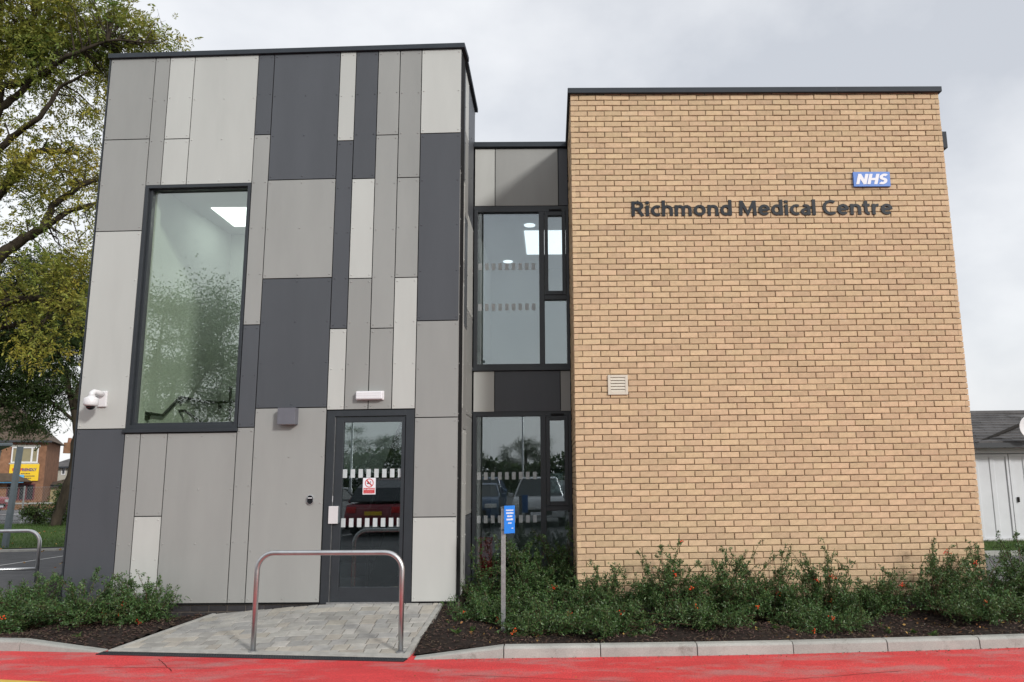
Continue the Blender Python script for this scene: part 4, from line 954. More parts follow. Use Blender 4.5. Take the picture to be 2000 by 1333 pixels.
bush((-5.65, -0.25), .60, .48, .45, 21, 7500, 'bush before the dark grey bottom corner panel', 6, 2)
bush((-6.35, -0.05), .62, .50, .50, 22, 7500, 'bush at the left outer corner of the clad block', 5, 1)
bush((-7.05, 0.35), .55, .55, .55, 23, 7500, 'bush at the foot of the tubular steel cycle hoop', 3, 1)
bush((-6.75, -0.45), .36, .50, .35, 24, 5000, 'low bush near the left kerb', 1, 1)
bush((2.55, -0.98), .34, .55, .38, 25, 5000, 'low spreading bush halfway between kerb and wall below the word Medical', 1, 2)
bush((0.35, -1.05), .38, .50, .34, 26, 5000, 'low spreading bush near the kerb below the louvred vent', 1, 1)
bush((4.35, -1.00), .36, .50, .34, 27, 4500, 'low spreading bush near the kerb below the right brick corner', 1, 1)
# small weeds in the bark
for i, (x, y) in enumerate(((-1.30,-1.18),(-1.15,-.95),(.52,-1.25),(.63,-1.22),(2.0,-1.30),(3.45,-1.22),(3.6,-1.32),(3.15,-1.3),(-5.4,-.8))):
    rn = np.random.default_rng(100+i); k = 22; an = rn.uniform(0, 6.28, k); D = np.stack([np.cos(an), np.sin(an), rn.uniform(.3, 1.2, k)], 1); D /= np.linalg.norm(D, axis=1)[:, None]
    c = np.array([x, y, bed_z(x, y)]); V, F = leaf_cards(c+rn.normal(0, .012, (k, 3)), D, rn.uniform(.03, .075, k), rn.uniform(.010, .02, k), rn)
    tag(np_mesh('weed', V, F, 3, M_BLADE, org=c), 'tiny bright green weed sprouting from the bark mulch', 'weed', 'weeds in the bark mulch')

# ------------------------------------------------------------------ trees
def pinnate(P, D, rn, size):
    """ash-like compound leaves: P bases, D directions"""
    n = len(P); up = rn.normal(size=(n, 3))*.6; up[:, 2] += 1
    S = np.cross(D, up); S /= np.linalg.norm(S, axis=1)[:, None]+1e-9
    Vs = []; Fs = []; b = 0
    sz = rn.uniform(.75, 1.25, n)*size
    for t, sd in [(1.0, 0)]+[(x, s) for x in (.25, .45, .65, .85) for s in (-1, 1)]:
        base = P+D*(t*sz)[:, None]*(.95 if sd else .9); base[:, 2] -= (t*t*sz*.25)
        dd = D*.55+S*sd*.85+rn.normal(0, .12, (n, 3)); dd[:, 2] -= .25; dd /= np.linalg.norm(dd, axis=1)[:, None]
        V, F = leaf_cards(base, dd, sz*.36, sz*.13, rn); Vs.append(V); Fs.append(F+b); b += len(V)
    return np.concatenate(Vs), np.concatenate(Fs)
def tree(name, label, loc, trunk, limbs, blobs, ncl, nleaf, leafsize, leafmat, seed, crad=.55, group=None, simple=False, cat='tree', twig=True):
    rn = np.random.default_rng(seed); root = thing(name, loc, label, cat, group); tb = MB()
    for pts, r0, r1 in trunk+limbs:
        pts = [np.array(p, float) for p in pts]; k = len(pts)
        # resample with a little wobble
        fine = []
        for i in range(k-1):
            for t in np.linspace(0, 1, 5)[:-1]: fine.append(pts[i]*(1-t)+pts[i+1]*t+(rn.normal(0, r0*.12, 3) if (t > 0) else 0))
        fine.append(pts[-1]); tb.tube(fine, list(np.linspace(r0, r1, len(fine))), 10, True)
    segs = np.array([p for pts, r0, r1 in trunk[:0]+limbs for i in range(len(pts)-1) for p in [np.array(pts[i])*(1-t)+np.array(pts[i+1])*t for t in np.linspace(0, 1, 6)]])
    wts = np.array([(b[3]*b[4]*b[5])**.8*(b[6] if len(b) > 6 else 1) for b in blobs]); wts /= wts.sum(); P = []; D = []
    for c in range(ncl):
        b = blobs[rn.choice(len(blobs), p=wts)]; d = rn.normal(size=3); d /= np.linalg.norm(d); rr = rn.uniform(.35, 1)**.5
        cen = np.array(b[:3])+d*rr*np.array(b[3:6]); near = segs[np.argmin(((segs-cen)**2).sum(1))]
        if twig:
            mid = (near+cen)/2+rn.normal(0, .12, 3)+np.array([0, 0, .1]); tb.tube([near, mid, cen], [.030, .018, .007], 5, False)
            for q_ in range(2): tb.tube([mid*.4+cen*.6, cen+rn.normal(0, crad*.7, 3)], [.009, .003], 3, False)
        k = int(nleaf*rn.uniform(.5, 1.5)); out = cen-near; out /= np.linalg.norm(out)+1e-9
        pp = cen+rn.normal(0, crad*.55, (k, 3))*np.array([1, 1, .7]); dd = out*.4+rn.normal(0, .7, (k, 3)); dd[:, 2] -= .1; D.append(dd/np.linalg.norm(dd, axis=1)[:, None]); P.append(pp)
    P = np.concatenate(P); D = np.concatenate(D)
    if simple: V, F = leaf_cards(P, D, rn.uniform(.6, 1.3, len(P))*leafsize, rn.uniform(.3, .6, len(P))*leafsize, rn)
    else: V, F = pinnate(P, D, rn, leafsize)
    tb.build('trunk', M_BARK, root, smooth=True); np_mesh('crown', V, F, 3, leafmat, root, kind='stuff'); return root
TY = 13.0
def T(x, y, Y=TY): return onY(x, y, Y)
def blob(x, y, r, Y=TY, dy=None, sq=1.0):
    c = onY(x, y, Y); s = r/FPX*(Y-CAM[1]); return (*c, s, dy if dy else max(s*.9, .8), s*sq)
bx = T(-75, 1000); trunkA = [([(bx[0], TY, GZ-.2), T(-70, 850), T(-60, 640), T(-45, 470), T(-30, 330), T(-15, 150), T(5, -40)], .42, .12)]
limbsA = [([T(-30, 330), T(0, 168), T(57, 160), T(68, 110), T(62, 40, 14), T(70, -30, 14)], .16, .04), ([T(-30, 250), T(0, 210), T(30, 190), T(61, 162), T(130, 110, 12), T(210, 80, 12), T(300, 85, 12)], .14, .02),
 ([T(-45, 440), T(0, 375), T(40, 331), T(68, 297), T(125, 297)], .17, .07), ([T(-20, 310, 12.5), T(20, 270, 12.5), T(78, 230, 12), T(115, 172, 12), T(170, 140, 11.5)], .11, .03),
 ([T(-55, 560), T(0, 500), T(50, 463), T(84, 448), T(101, 402), T(176, 355), T(230, 330)], .19, .05), ([T(84, 448), T(135, 412), T(186, 398), T(240, 380)], .10, .03),
 ([T(-60, 620), T(0, 595), T(67, 582), T(111, 595), T(142, 609)], .15, .07), ([T(-60, 650, 14), T(74, 629, 14), T(118, 622, 14), T(159, 642, 14)], .10, .03),
 ([T(-60, 600), T(-140, 520), T(-230, 420), T(-330, 380)], .2, .05), ([T(-40, 400), T(-120, 260), T(-180, 120), T(-220, -20)], .18, .05), ([T(-20, 200), T(30, 80, 15), T(110, -20, 16)], .13, .04), ([T(-20, 200), T(-60, 60, 10), T(-90, -60, 9)], .13, .04)]
blobsA = [blob(*b) for b in ((60, 30, 120), (170, 45, 105), (230, 85, 70), (285, 100, 40), (315, 85, 22), (40, 150, 80), (140, 150, 80), (200, 200, 55), (30, 290, 70), (100, 320, 75), (165, 320, 55), (150, 420, 45), (50, 400, 60), (100, 520, 55), (40, 560, 60), (130, 570, 45), (60, 640, 60), (140, 500, 40),
   *[])]
blobsA += [(*blob(*b), .25) for b in ((-110, 40, 170), (-230, 180, 150), (-120, 330, 130), (-260, 400, 130), (-130, 560, 110), (40, -100, 150), (-120, -120, 170))]
tree('ash_tree', 'large yellowing ash tree with spreading limbs rising behind the clad block', (bx[0], TY, GZ), trunkA, limbsA, blobsA, 390, 26, .33, M_TLEAF, 5, .66)
BY = 21.5
b_ = onZ(104, 1026, GZ)
def TB(x, y, Y=BY): return onY(x, y, Y)
trunkB = [([TB(103, 1032), TB(120, 985), TB(142, 915), TB(151, 850), TB(144, 800), TB(130, 740), TB(112, 690), TB(100, 610)], .19, .06)]
limbsB = [([TB(144, 800), TB(160, 740), TB(200, 680)], .12, .03), ([TB(130, 740), TB(80, 700), TB(40, 660)], .10, .03), ([TB(112, 690), TB(60, 620), TB(30, 560)], .09, .03), ([TB(148, 825), TB(95, 780), TB(50, 770), TB(20, 790)], .07, .02), ([TB(112, 690), TB(140, 620), TB(150, 560)], .08, .03)]
blobsB = [blob(*b, Y=BY) for b in ((60, 560, 70), (130, 560, 60), (40, 650, 70), (110, 660, 55), (30, 720, 60), (90, 740, 50), (20, 780, 40), (75, 790, 40), (120, 760, 35), (25, 830, 22), (150, 640, 50), (-50, 650, 90), (-60, 760, 60), (200, 640, 60))]
tree('leaning_tree', 'dark green tree with leaning trunk at the chain link fence', (TB(98, 1035)[0], BY, GZ), trunkB, limbsB, blobsB, 430, 28, .34, M_TLEAF2, 6, .75)
# scrub along the fence
for i, (x, y, r) in enumerate(((118, 1000, 26), (70, 1005, 16), (134, 965, 16))):
    c = onY(x, y, 22.0+i*.5); s = r/FPX*31.7
    tree('fence_shrub', ('dark shrub at the foot of the leaning tree', 'thin shrub growing through the chain link fence', 'shrub behind the corner of the clad block')[i], (c[0], c[1], GZ), [], [([(c[0], c[1], GZ), tuple(c)], .04, .02)], [(*c, s, .5, s)], 26, 60, .10, M_TLEAF2, 40+i, .25, 'shrubs along the fence', True, 'shrub')

# ------------------------------------------------------------------ left background: path, lawn, fence, road, houses
sheet('footpath', [(-9.2,4.9),(-8.0,1.75),(-12.5,0.8),(-30,2),(-30,9),(-16,10.8),(-13,11.8),(-9,12.5)], GZ+.004, M_ASPH)
a = onZ(-40, 1111, GZ+.01); b = onZ(135, 1085, GZ+.01); mb = MB(); mb.add([(a[0], a[1], GZ+.010), (b[0], b[1], GZ+.010), (b[0]-.05, b[1]+.16, GZ+.010), (a[0]-.05, a[1]+.16, GZ+.010)], [(0, 1, 2, 3)]); struct(mb.build('white_line', M_WHITE))
sheet('lawn', [(-30,9.2),(-16,10.9),(-13,11.9),(-8,12.6),(-4,13),(-4,24),(-50,24),(-50,9.2)], GZ+.012, M_GRASS)
mb = MB(); mb.hexa([(-17,10.2,GZ),(-12.7,10.55,GZ),(-12.6,10.75,GZ),(-17,10.6,GZ),(-17,10.2,GZ+.05),(-12.7,10.55,GZ+.05),(-12.6,10.75,GZ+.05),(-17,10.6,GZ+.05)]); struct(mb.build('path_edging', M_EDGE))
def grass_patch(name, x0, x1, y0, y1, n, label, h=.06, test=None):
    rn = np.random.default_rng(n); P = np.stack([rn.uniform(x0, x1, n), rn.uniform(y0, y1, n), np.full(n, GZ+.012)], 1)
    if test is not None: P = P[[test(p) for p in P]]
    k = len(P); D = rn.normal(0, .45, (k, 3)); D[:, 2] = 1; D /= np.linalg.norm(D, axis=1)[:, None]
    V, F = leaf_cards(P, D, rn.uniform(.5, 1.3, k)*h, np.full(k, .012), rn); return tag(np_mesh(name, V, F, 3, M_BLADE, kind='stuff'), label, 'grass')
grass_patch('grass_blades', -22, -9.5, 10.6, 24, 26000, 'mown green grass on the strip behind the footpath', .09, lambda p: p[1] > 10.9+(p[0]+16)*.25)
rn = np.random.default_rng(3); k = 260; P = np.stack([rn.uniform(-20, -8.5, k), rn.uniform(6, 22, k), np.full(k, GZ+.07)], 1); D = rn.normal(0, 1, (k, 3)); D[:, 2] *= .2; D /= np.linalg.norm(D, axis=1)[:, None]
V, F = leaf_cards(P, D, rn.uniform(.05, .10, k), rn.uniform(.03, .06, k), rn); tag(np_mesh('fallen_leaves', V, F, 3, M_DEADLEAF, kind='stuff'), 'scattered brown fallen leaves on grass and path', 'leaves')
# fallen leaves and grit on the red road
k = 90; P = np.stack([rn.uniform(-6, 6, k), rn.uniform(-3.6, -1.9, k), np.full(k, GZ+.004)], 1); D = rn.normal(0, 1, (k, 3)); D[:, 2] *= .15; D /= np.linalg.norm(D, axis=1)[:, None]
V, F = leaf_cards(P, D, rn.uniform(.008, .03, k), rn.uniform(.006, .018, k), rn); tag(np_mesh('road_litter', V, F, 3, M_DEADLEAF, kind='stuff'), 'small brown leaf scraps lying on the red road', 'leaves')
k = 420; xs = rn.uniform(-1.6, 6.5, k); ky = np.interp(xs, [p[0] for p in KERB_R], [p[1] for p in KERB_R]); P = np.stack([xs, ky-np.abs(rn.normal(0, .05, k))-.004, np.full(k, GZ+.003)], 1); D = rn.normal(0, 1, (k, 3)); D[:, 2] = np.abs(D[:, 2])*.25; D /= np.linalg.norm(D, axis=1)[:, None]
V, F = leaf_cards(P, D, rn.uniform(.006, .022, k), rn.uniform(.005, .014, k), rn); tag(np_mesh('kerb_grit', V, F, 3, mat('grit', (.20, .16, .12), .9, .2, isl=.6), kind='stuff'), 'grey grit and crumbs gathered along the foot of the kerb', 'grit')
k = 230; P = np.stack([rn.uniform(-1.5, 6.2, k), rn.uniform(-1.7, -.5, k), np.zeros(k)], 1); P[:, 2] = [bed_z(p[0], p[1])+.022 for p in P]; D = rn.normal(0, 1, (k, 3)); D[:, 2] *= .25; D /= np.linalg.norm(D, axis=1)[:, None]
V, F = leaf_cards(P, D, rn.uniform(.02, .05, k), rn.uniform(.012, .028, k), rn); tag(np_mesh('bed_leaves', V, F, 3, M_DEADLEAF, kind='stuff'), 'dry fallen leaves lying on the bark below the shrubs', 'leaves')
# chain link fence
fy = 24.2; fe = thing('chain_link_fence', (-22, fy, GZ), 'grey chain link wire fence on thin posts beyond the grass', 'fence')
for i in range(10):
    x = -33+2.6*i; MB().tube([(x, fy, GZ-.1), (x, fy, GZ+1.55)], .035, 6).build('fence_post', M_GALV, fe)
wm = MB(); sx = .11; n = int(24/sx)
for i in range(n):
    x = -33+i*sx
    for s_ in (1, -1): wm.add([(x, fy, GZ+.05), (x+.007, fy, GZ+.05), (x+.007+1.4*s_*.8, fy+.003*s_, GZ+1.5), (x+1.4*s_*.8, fy+.003*s_, GZ+1.5)], [(0, 1, 2, 3)])
for z in (.08, .8, 1.5): wm.tube([(-33, fy, GZ+z), (-9.6, fy, GZ+z)], .006, 4)
wm.build('wire_mesh', M_GALV, fe, kind='stuff')
sheet('street', [(-80,27.5),(0,27.5),(0,40),(-80,40)], GZ+.004, mat('street_asphalt', (0.16, 0.16, 0.165), .9, .3, noise=(1, .15)))
mb = MB(); mb.add([(-31,33,GZ+.008),(-29.5,33,GZ+.008),(-27.2,37,GZ+.008),(-28.2,37,GZ+.008)], [(0,1,2,3)]); struct(mb.build('street_marking', M_WHITE))
# low brick garden wall with coping
def pixbox(mb, x0, x1, y0, y1, Y, d): a = onY(x0, y1, Y); b = onY(x1, y0, Y); mb.box(a[0], b[0], Y, Y+d, a[2], b[2]); return mb
a = onY(-60, 998, 41.5); b = onY(150, 981, 41.5); gw = thing('garden_wall', ((a[0]+b[0])/2, 41.5, GZ), 'low red brick garden wall with pale coping across the street', 'wall')
mb = MB(); mb.box(a[0], b[0], 41.5, 41.72, GZ-.1, b[2]-.08); mb.build('wall_body', M_ORANGE, gw); mb = MB(); mb.box(a[0], b[0], 41.45, 41.77, b[2]-.08, b[2]); mb.build('wall_coping', M_EDGE, gw)
# red brick house with shop signs
HY = 46.0
hx1 = onY(89, 900, HY)[0]; hx0 = hx1-9.0; ez = onY(80, 861, HY)[2]
h = thing('brick_house', ((hx0+hx1)/2, HY+3, GZ), 'red brick house with brown tiled roof and yellow shop sign across the street', 'house')
def hole(x0, y0, x1, y1, Y): a = onY(x0, y1, Y); b = onY(x1, y0, Y); return (a[0], b[0], a[2], b[2])
w1 = hole(24, 874, 77, 905, HY); w2 = hole(14, 945, 70, 978, HY); HF = Frame((0, HY, 0), (1, 0, 0), (0, -1, 0))
hw = wall(HF, hx0, hx1, GZ-.3, ez, [w1, w2], -.3, 0); hw.box(hx1-.25, hx1, HY+.3, HY+8, GZ-.3, ez); hw.box(hx0, hx0+.25, HY+.3, HY+8, GZ-.3, ez); hw.box(hx0+.25, hx1-.25, HY+7.7, HY+8, GZ-.3, ez); hw.build('wall', M_ORANGE, h)
ap = onY(0, 806, HY)[2]+1.3; ov = .35; mb = MB(); A = [(hx0-ov, HY-ov, ez-.05), (hx1+ov, HY-ov, ez-.05), (hx1+ov, HY+8+ov, ez-.05), (hx0-ov, HY+8+ov, ez-.05), (hx0+3.6, HY+4, ap), (hx1-3.6, HY+4, ap)]
mb.add(A, [(0, 1, 5, 4), (1, 2, 5), (2, 3, 4, 5), (3, 0, 4), (3, 2, 1, 0)]); roof = mb.build('roof', M_TILE, h)
for i in range(14):   # tile courses
    t0 = i/14; z = ez-.05+(ap-ez+.05)*t0; y = HY-ov+(4+ov)*t0; xa = hx0-ov+(3.6+ov)*t0; xb = hx1+ov-(3.6+ov)*t0
    mb = MB(); mb.hexa([(xa, y-.03, z-.02), (xb, y-.03, z-.02), (xb-.2, y+.26, z+.13), (xa+.2, y+.26, z+.13), (xa, y-.03, z+.045), (xb, y-.03, z+.045), (xb-.2, y+.26, z+.16), (xa+.2, y+.26, z+.16)]); mb.build('tile_course', M_TILE, roof)
mb = MB(); mb.box(hx0-ov, hx1+ov, HY-ov-.1, HY-ov+.02, ez-.14, ez-.02); mb.build('gutter', M_FRAME, h)
wo_ = ringframe(HF, *w1, .09, .09, .08, .08, -.12, .02); wd = w1[1]-w1[0]; HF.box(wo_, w1[0]+wd*.27, w1[0]+wd*.30, w1[2]+.08, w1[3]-.08, -.12, .01); HF.box(wo_, w1[0]+wd*.72, w1[0]+wd*.79, w1[2]+.08, w1[3]-.08, -.12, .015)
wo_ = wo_.build('window', M_UPVC, h)
for u0, u1 in ((.05, .27), (.30, .72), (.79, .95)): mb = MB(); HF.box(mb, w1[0]+wd*u0, w1[0]+wd*u1, w1[2]+.07, w1[3]-.07, -.1, -.06); mb.build('pane', M_BLIND, wo_)
mb = MB(); HF.box(mb, w1[0]-.1, w1[1]+.1, w1[2]-.10, w1[2]-.005, -.05, .06); mb.build('sill', M_EDGE, wo_); mb = MB(); HF.box(mb, w1[0]-.1, w1[1]+.1, w1[3]+.005, w1[3]+.16, -.02, .015); mb.build('lintel', M_EDGE, wo_)
wd2 = w2[1]-w2[0]; f2 = ringframe(HF, *w2, .08, .12, .08, .08, -.12, .01); HF.box(f2, w2[0]+wd2*.40, w2[0]+wd2*.46, w2[2]+.08, w2[3]-.08, -.12, 0); HF.box(f2, w2[0]+wd2*.66, w2[0]+wd2*.72, w2[2]+.08, w2[3]-.08, -.12, 0); f2 = f2.build('shop_window', mat('maroon_frame', (0.10, .02, .025), .5, .4, noise=(4, .1)), h)
mb = MB(); HF.box(mb, w2[0]+.08, w2[1]-.12, w2[2]+.08, w2[3]-.08, -.1, -.07); mb.build('pane', M_DGLASS, f2)
s1 = hole(20, 907, 78, 940, HY)
ys = thing('shop_sign', ((s1[0]+s1[1])/2, HY, s1[2]), 'bright yellow shop sign with red and blue lettering on the brick house', 'sign'); mb = MB(); HF.box(mb, *s1, .0, .12); mb.build('sign_board', M_SIGNY, ys)
sw = s1[1]-s1[0]; sh = s1[3]-s1[2]
tl_ = text_letters('ROOFRIENDLY', HF, s1[0]+sw*.10, s1[0]+sw*.92, s1[2]+sh*.58, s1[2]+sh*.76, .118, .14, M_SIGNR, ys, bold=.03)
for i, o in enumerate(tl_):
    if i >= 4: o.data.materials[0] = mat('sign_purple', (.10, .02, .20), .5, .4, noise=(5, .03)) if i < 8 else mat('sign_navy', (.02, .03, .22), .5, .4, noise=(5, .03))
mb = MB()
for zz, u0, u1 in ((.40, .4, .7), (.25, .3, .85), (.12, .35, .75)):
    x = u0
    while x < u1: l = random.uniform(.02, .05); HF.box(mb, s1[0]+sw*x, s1[0]+sw*(x+l), s1[2]+sh*zz, s1[2]+sh*(zz+.06), .118, .128); x += l+.012
mb.build('small_print', M_TILE, ys, kind='stuff')
s2 = hole(-10, 928, 37, 944, HY-.8)
bs = thing('blue_sign', ((s2[0]+s2[1])/2, HY-.8, s2[2]), 'light blue and white fascia sign beside the yellow shop sign', 'sign'); B8 = Frame((0, HY-.8, 0), (1, 0, 0), (0, -1, 0)); mb = MB(); B8.box(mb, *s2, -.1, 0); mb.build('sign_board', mat('sky_blue', (.10, .36, .62), .5, .4, noise=(5, .1)), bs)
text_letters('SS', B8, s2[1]-(s2[1]-s2[0])*.42, s2[1]-(s2[1]-s2[0])*.12, s2[2]+.12, s2[3]-.12, -.004, .03, M_SIGNW, bs, bold=.03)
# small porch roof over the shop front
mb = MB(); p = onY(18, 925, HY-.8); q_ = onY(50, 941, HY-.8); mb.prism([(p[0]-3, HY-.9, q_[2]), (q_[0], HY-.9, q_[2]), (p[0], HY-.9, p[2]), (p[0]-3, HY-.9, p[2])], (0, .9, 0)); mb.build('porch_roof', M_TILE, h)
# the house stands square to the viewer's street corner: turn it with its signs about its right front corner
th = R(26); piv = np.array([hx1, HY]); c_, s_t = math.cos(th), math.sin(th)
for o in (h, ys, bs):
    d = np.array(o.location[:2])-piv; d[0] *= .88; o.location[0], o.location[1] = piv[0]+c_*d[0]-s_t*d[1], piv[1]+s_t*d[0]+c_*d[1]; o.rotation_euler[2] = th; o.scale[0] = .88
# grey roofed house and small bungalow further right
def small_house(name, label, Y, x0, x1, yb, ye, yr, wallm, roofm, win=(), chim=None):
    a = onY(x0, yb, Y); b = onY(x1, ye, Y); t = onY((x0+x1)/2, yr, Y)[2]+.0; X0, X1 = a[0], b[0]; e = b[2]
    F_ = Frame((0, Y, 0), (1, 0, 0), (0, -1, 0)); o = thing(name, ((X0+X1)/2, Y, GZ), label, 'house'); mb = MB(); hs = [hole(*w_, Y) for w_ in win]
    wall(F_, X0, X1, GZ-.5, e, hs, -.3, 0, mb); mb.box(X0, X0+.2, Y+.3, Y+6, GZ-.5, e); mb.box(X1-.2, X1, Y+.3, Y+6, GZ-.5, e); mb.build('wall', wallm, o)
    for w_ in hs:
        f = ringframe(F_, *w_, .08, .08, .08, .08, -.1, .02).build('window', M_UPVC, o); mb = MB(); F_.box(mb, w_[0]+.07, w_[1]-.07, w_[2]+.07, w_[3]-.07, -.08, -.04); mb.build('pane', M_DGLASS, f)
    mb = MB(); mb.add([(X0-.3, Y-.3, e-.05), (X1+.3, Y-.3, e-.05), (X1+.3, Y+6.3, e-.05), (X0-.3, Y+6.3, e-.05), (X0+2, Y+3, t), (X1+.3, Y+3, t)], [(0, 1, 5, 4), (1, 2, 5), (2, 3, 4, 5), (3, 0, 4), (3, 2, 1, 0)]); rf = mb.build('roof', roofm, o)
    mb = MB(); mb.box(X0-.32, X1+.3, Y-.4, Y-.28, e-.13, e-.0); mb.build('gutter', M_FRAME, o)
    if chim: c = hole(*chim, Y+3); mb = MB(); mb.box(c[0], c[1], Y+2.6, Y+3.4, c[2], c[3]); ch = mb.build('chimney', M_ORANGE, rf); mb = MB(); mb.lathe(((c[0]+c[1])/2, Y+3, c[3]-.02), [(.18, 0), (.14, .45)], 10); mb.build('chimney_pot', M_ORANGE, ch)
    return o
small_house('far_house', 'pale rendered house with grey slate roof and brick chimney far across the street', 60, 86, 175, 990, 911, 880, M_RENDER, M_SLATE, ((98, 915, 104, 930), (119, 913, 129, 928)), (128, 865, 142, 886))
small_house('bungalow', 'low brown roofed cream outbuilding beside the red brick house', 50, 84, 170, 985, 946, 922, mat('cream_wall', (.42, .36, .2), .9, .2, noise=(3, .1)), M_TILE)
# shelter post, roof and glass
SY = 11.6; sp0 = onY(9, 1072, SY); sr = onY(26, 873, SY)
sh_ = thing('cycle_shelter', (sp0[0]-1.5, SY+1, GZ), 'grey steel shelter with clear glazed sides at the edge of the lawn', 'shelter')
for dx, dy in ((0, 0), (-3.2, 0), (-1.9, 1.9), (-5.1, 1.9)):
    mb = MB(); mb.hexa([(sp0[0]+dx-.06, SY+dy-.06, GZ), (sp0[0]+dx+.06, SY+dy-.06, GZ), (sp0[0]+dx+.06, SY+dy+.06, GZ), (sp0[0]+dx-.06, SY+dy+.06, GZ), (sp0[0]+dx+.08, SY+dy-.06, sr[2]), (sp0[0]+dx+.18, SY+dy-.06, sr[2]), (sp0[0]+dx+.18, SY+dy+.06, sr[2]), (sp0[0]+dx+.08, SY+dy+.06, sr[2])]); mb.build('post', M_SHEL, sh_)
mb = MB(); mb.prism([(sp0[0]-3.6, SY-.4, sr[2]), (sr[0]+.25, SY-.4, sr[2]), (sr[0]-1.9, SY+2.3, sr[2]), (sp0[0]-5.6, SY+2.3, sr[2])], (0, 0, .09)); mb.build('roof', M_SHEL, sh_, bevel=.02)
mb = MB(); mb.box(sp0[0]-5, sp0[0]-1.96, SY+1.88, SY+1.9, GZ+.3, sr[2]-.1); mb.build('glass_side', M_GLASSD, sh_)
# tubular hoop on the path
q0 = onZ(70, 1138, GZ); q1 = q0+np.array([-2.4, -.25, 0]); ht = onY(40, 1037, q0[1])[2]
hb = thing('cycle_hoop', ((q0[0]+q1[0])/2, q0[1], GZ), 'tubular steel cycle hoop with a lower rail beside the footpath', 'cycle stand')
MB().tube(arc_hoop(q0-(0, 0, .05), q1-(0, 0, .05), ht-GZ+.05, .22), .03, 14).build('hoop', M_STEEL, hb, smooth=True)
zr = onY(30, 1112, q0[1])[2]; MB().tube([(q0[0], q0[1], zr), (q1[0], q1[1], zr)], .026, 12).build('lower_rail', M_STEEL, hb, smooth=True)

# ------------------------------------------------------------------ right background: garage, house roof
GY = 9.2
gl0 = onY(1850, 1064, GY); gt = onY(1905, 888, GY)[2]; gX0 = onY(1880, 960, GY)[0]; gX1 = gX0+5.2; GF = Frame((0, GY, 0), (1, 0, 0), (0, -1, 0))
et = onY(1930, 866, GY)[2]
ga_ = thing('garage', ((gX0+gX1)/2, GY+2, GZ), 'white garage with ribbed steel door and dark tiled roof', 'garage')
jx = onY(1977, 960, GY)[0]
mb = MB(); GF.box(mb, gX0-.6, gX1, gt+.02, et, -.25, 0); GF.box(mb, gX0-.6, gX0-.002, GZ-.2, gt+.02, -.25, 0); mb.box(gX1-.2, gX1, GY+.25, GY+5, GZ-.2, et); mb.box(gX0-.6, gX0-.4, GY+.25, GY+5, GZ-.2, et); mb.box(gX0-.4, gX1-.2, GY+4.8, GY+5, GZ-.2, et); mb.build('wall', M_GARAGE, ga_)
for x0, x1 in ((gX0, jx-.01), (jx+.01, jx+1.6), (jx+1.62, gX1-.2)):
    mb = MB(); GF.box(mb, x0+.05, x1-.05, GZ+.12, gt-.06, -.08, -.05); d = mb.build('garage_door', M_GARAGE, ga_)
    ringframe(GF, x0, x1, GZ+.06, gt, .055, .055, .06, .06, -.1, -.02).build('door_frame', M_GARAGE, d)
    k = max(2, int((x1-x0)/.33))
    for i in range(1, k):
        x = x0+(x1-x0)*i/k; mb = MB(); mb.hexa([GF.P(x-.05, GZ+.14, -.03), GF.P(x+.05, GZ+.14, -.03), GF.P(x+.07, GZ+.14, -.055), GF.P(x-.07, GZ+.14, -.055), GF.P(x-.05, gt-.08, -.03), GF.P(x+.05, gt-.08, -.03), GF.P(x+.07, gt-.08, -.055), GF.P(x-.07, gt-.08, -.055)]); mb.build('rib', M_GARAGE, d)
    lk_ = MB(); GF.box(lk_, x0+.12, x0+.16, 1.0-.3, 1.12-.3, -.05, -.01); lk_.build('lock', M_VDARK, d)
mb = MB(); GF.box(mb, gX0-.1, gX1, GZ-.1, GZ+.07, -.2, .02); mb.build('concrete_sill', M_EDGE, ga_)
rz = onY(1950, 809, GY+3.2)[2]; ra, rb_ = GY-.35, GY+3.2; nc = 11; roofb = MB(); roofb.add([(gX0-3, ra, et-.02), (gX1+1, ra, et-.02), (gX1+1, rb_, rz), (gX0-3, rb_, rz)], [(0, 1, 2, 3)]); roofb.add([(gX0-3, rb_, rz), (gX1+1, rb_, rz), (gX1+1, rb_+3.4, et-.02), (gX0-3, rb_+3.4, et-.02)], [(0, 1, 2, 3)])
rfg = roofb.build('roof', M_SLATE, ga_)
tw = .30
for i in range(nc):
    t0, t1 = i/nc, (i+1)/nc; xo = (i % 2)*tw/2; y0, y1 = ra+(rb_-ra)*t0, ra+(rb_-ra)*t1; z0, z1 = et+(rz-et)*t0, et+(rz-et)*t1; x = gX0-1.2+xo
    while x < gX0+3.0:
        j = random.uniform(-.006, .006); mb = MB(); mb.hexa([(x+.004, y0-.03, z0-.01+j), (x+tw-.004, y0-.03, z0-.01+j), (x+tw-.004, y1, z1-.01), (x+.004, y1, z1-.01), (x+.004, y0-.03, z0+.035+j), (x+tw-.004, y0-.03, z0+.035+j), (x+tw-.004, y1, z1+.012), (x+.004, y1, z1+.012)]); mb.build('roof_tile', M_SLATE, rfg); x += tw
mb = MB(); mb.tube([(gX0-3, rb_, rz+.01), (gX1+1, rb_, rz+.01)], .09, 8); mb.build('ridge', M_SLATE, ga_)
p0 = onY(1905, 872, GY-.42); p1 = onY(1998, 832, GY-.42+1.6); MB().tube([p0+(0, 0, .04), p1+(0, 0, .06)], .045, 8).build('valley_pipe', M_VDARK, ga_)
mb = MB(); mb.box(gX0-3, gX1+1, ra-.1, ra+.01, et-.12, et-.01); mb.build('gutter', M_FRAME, ga_)
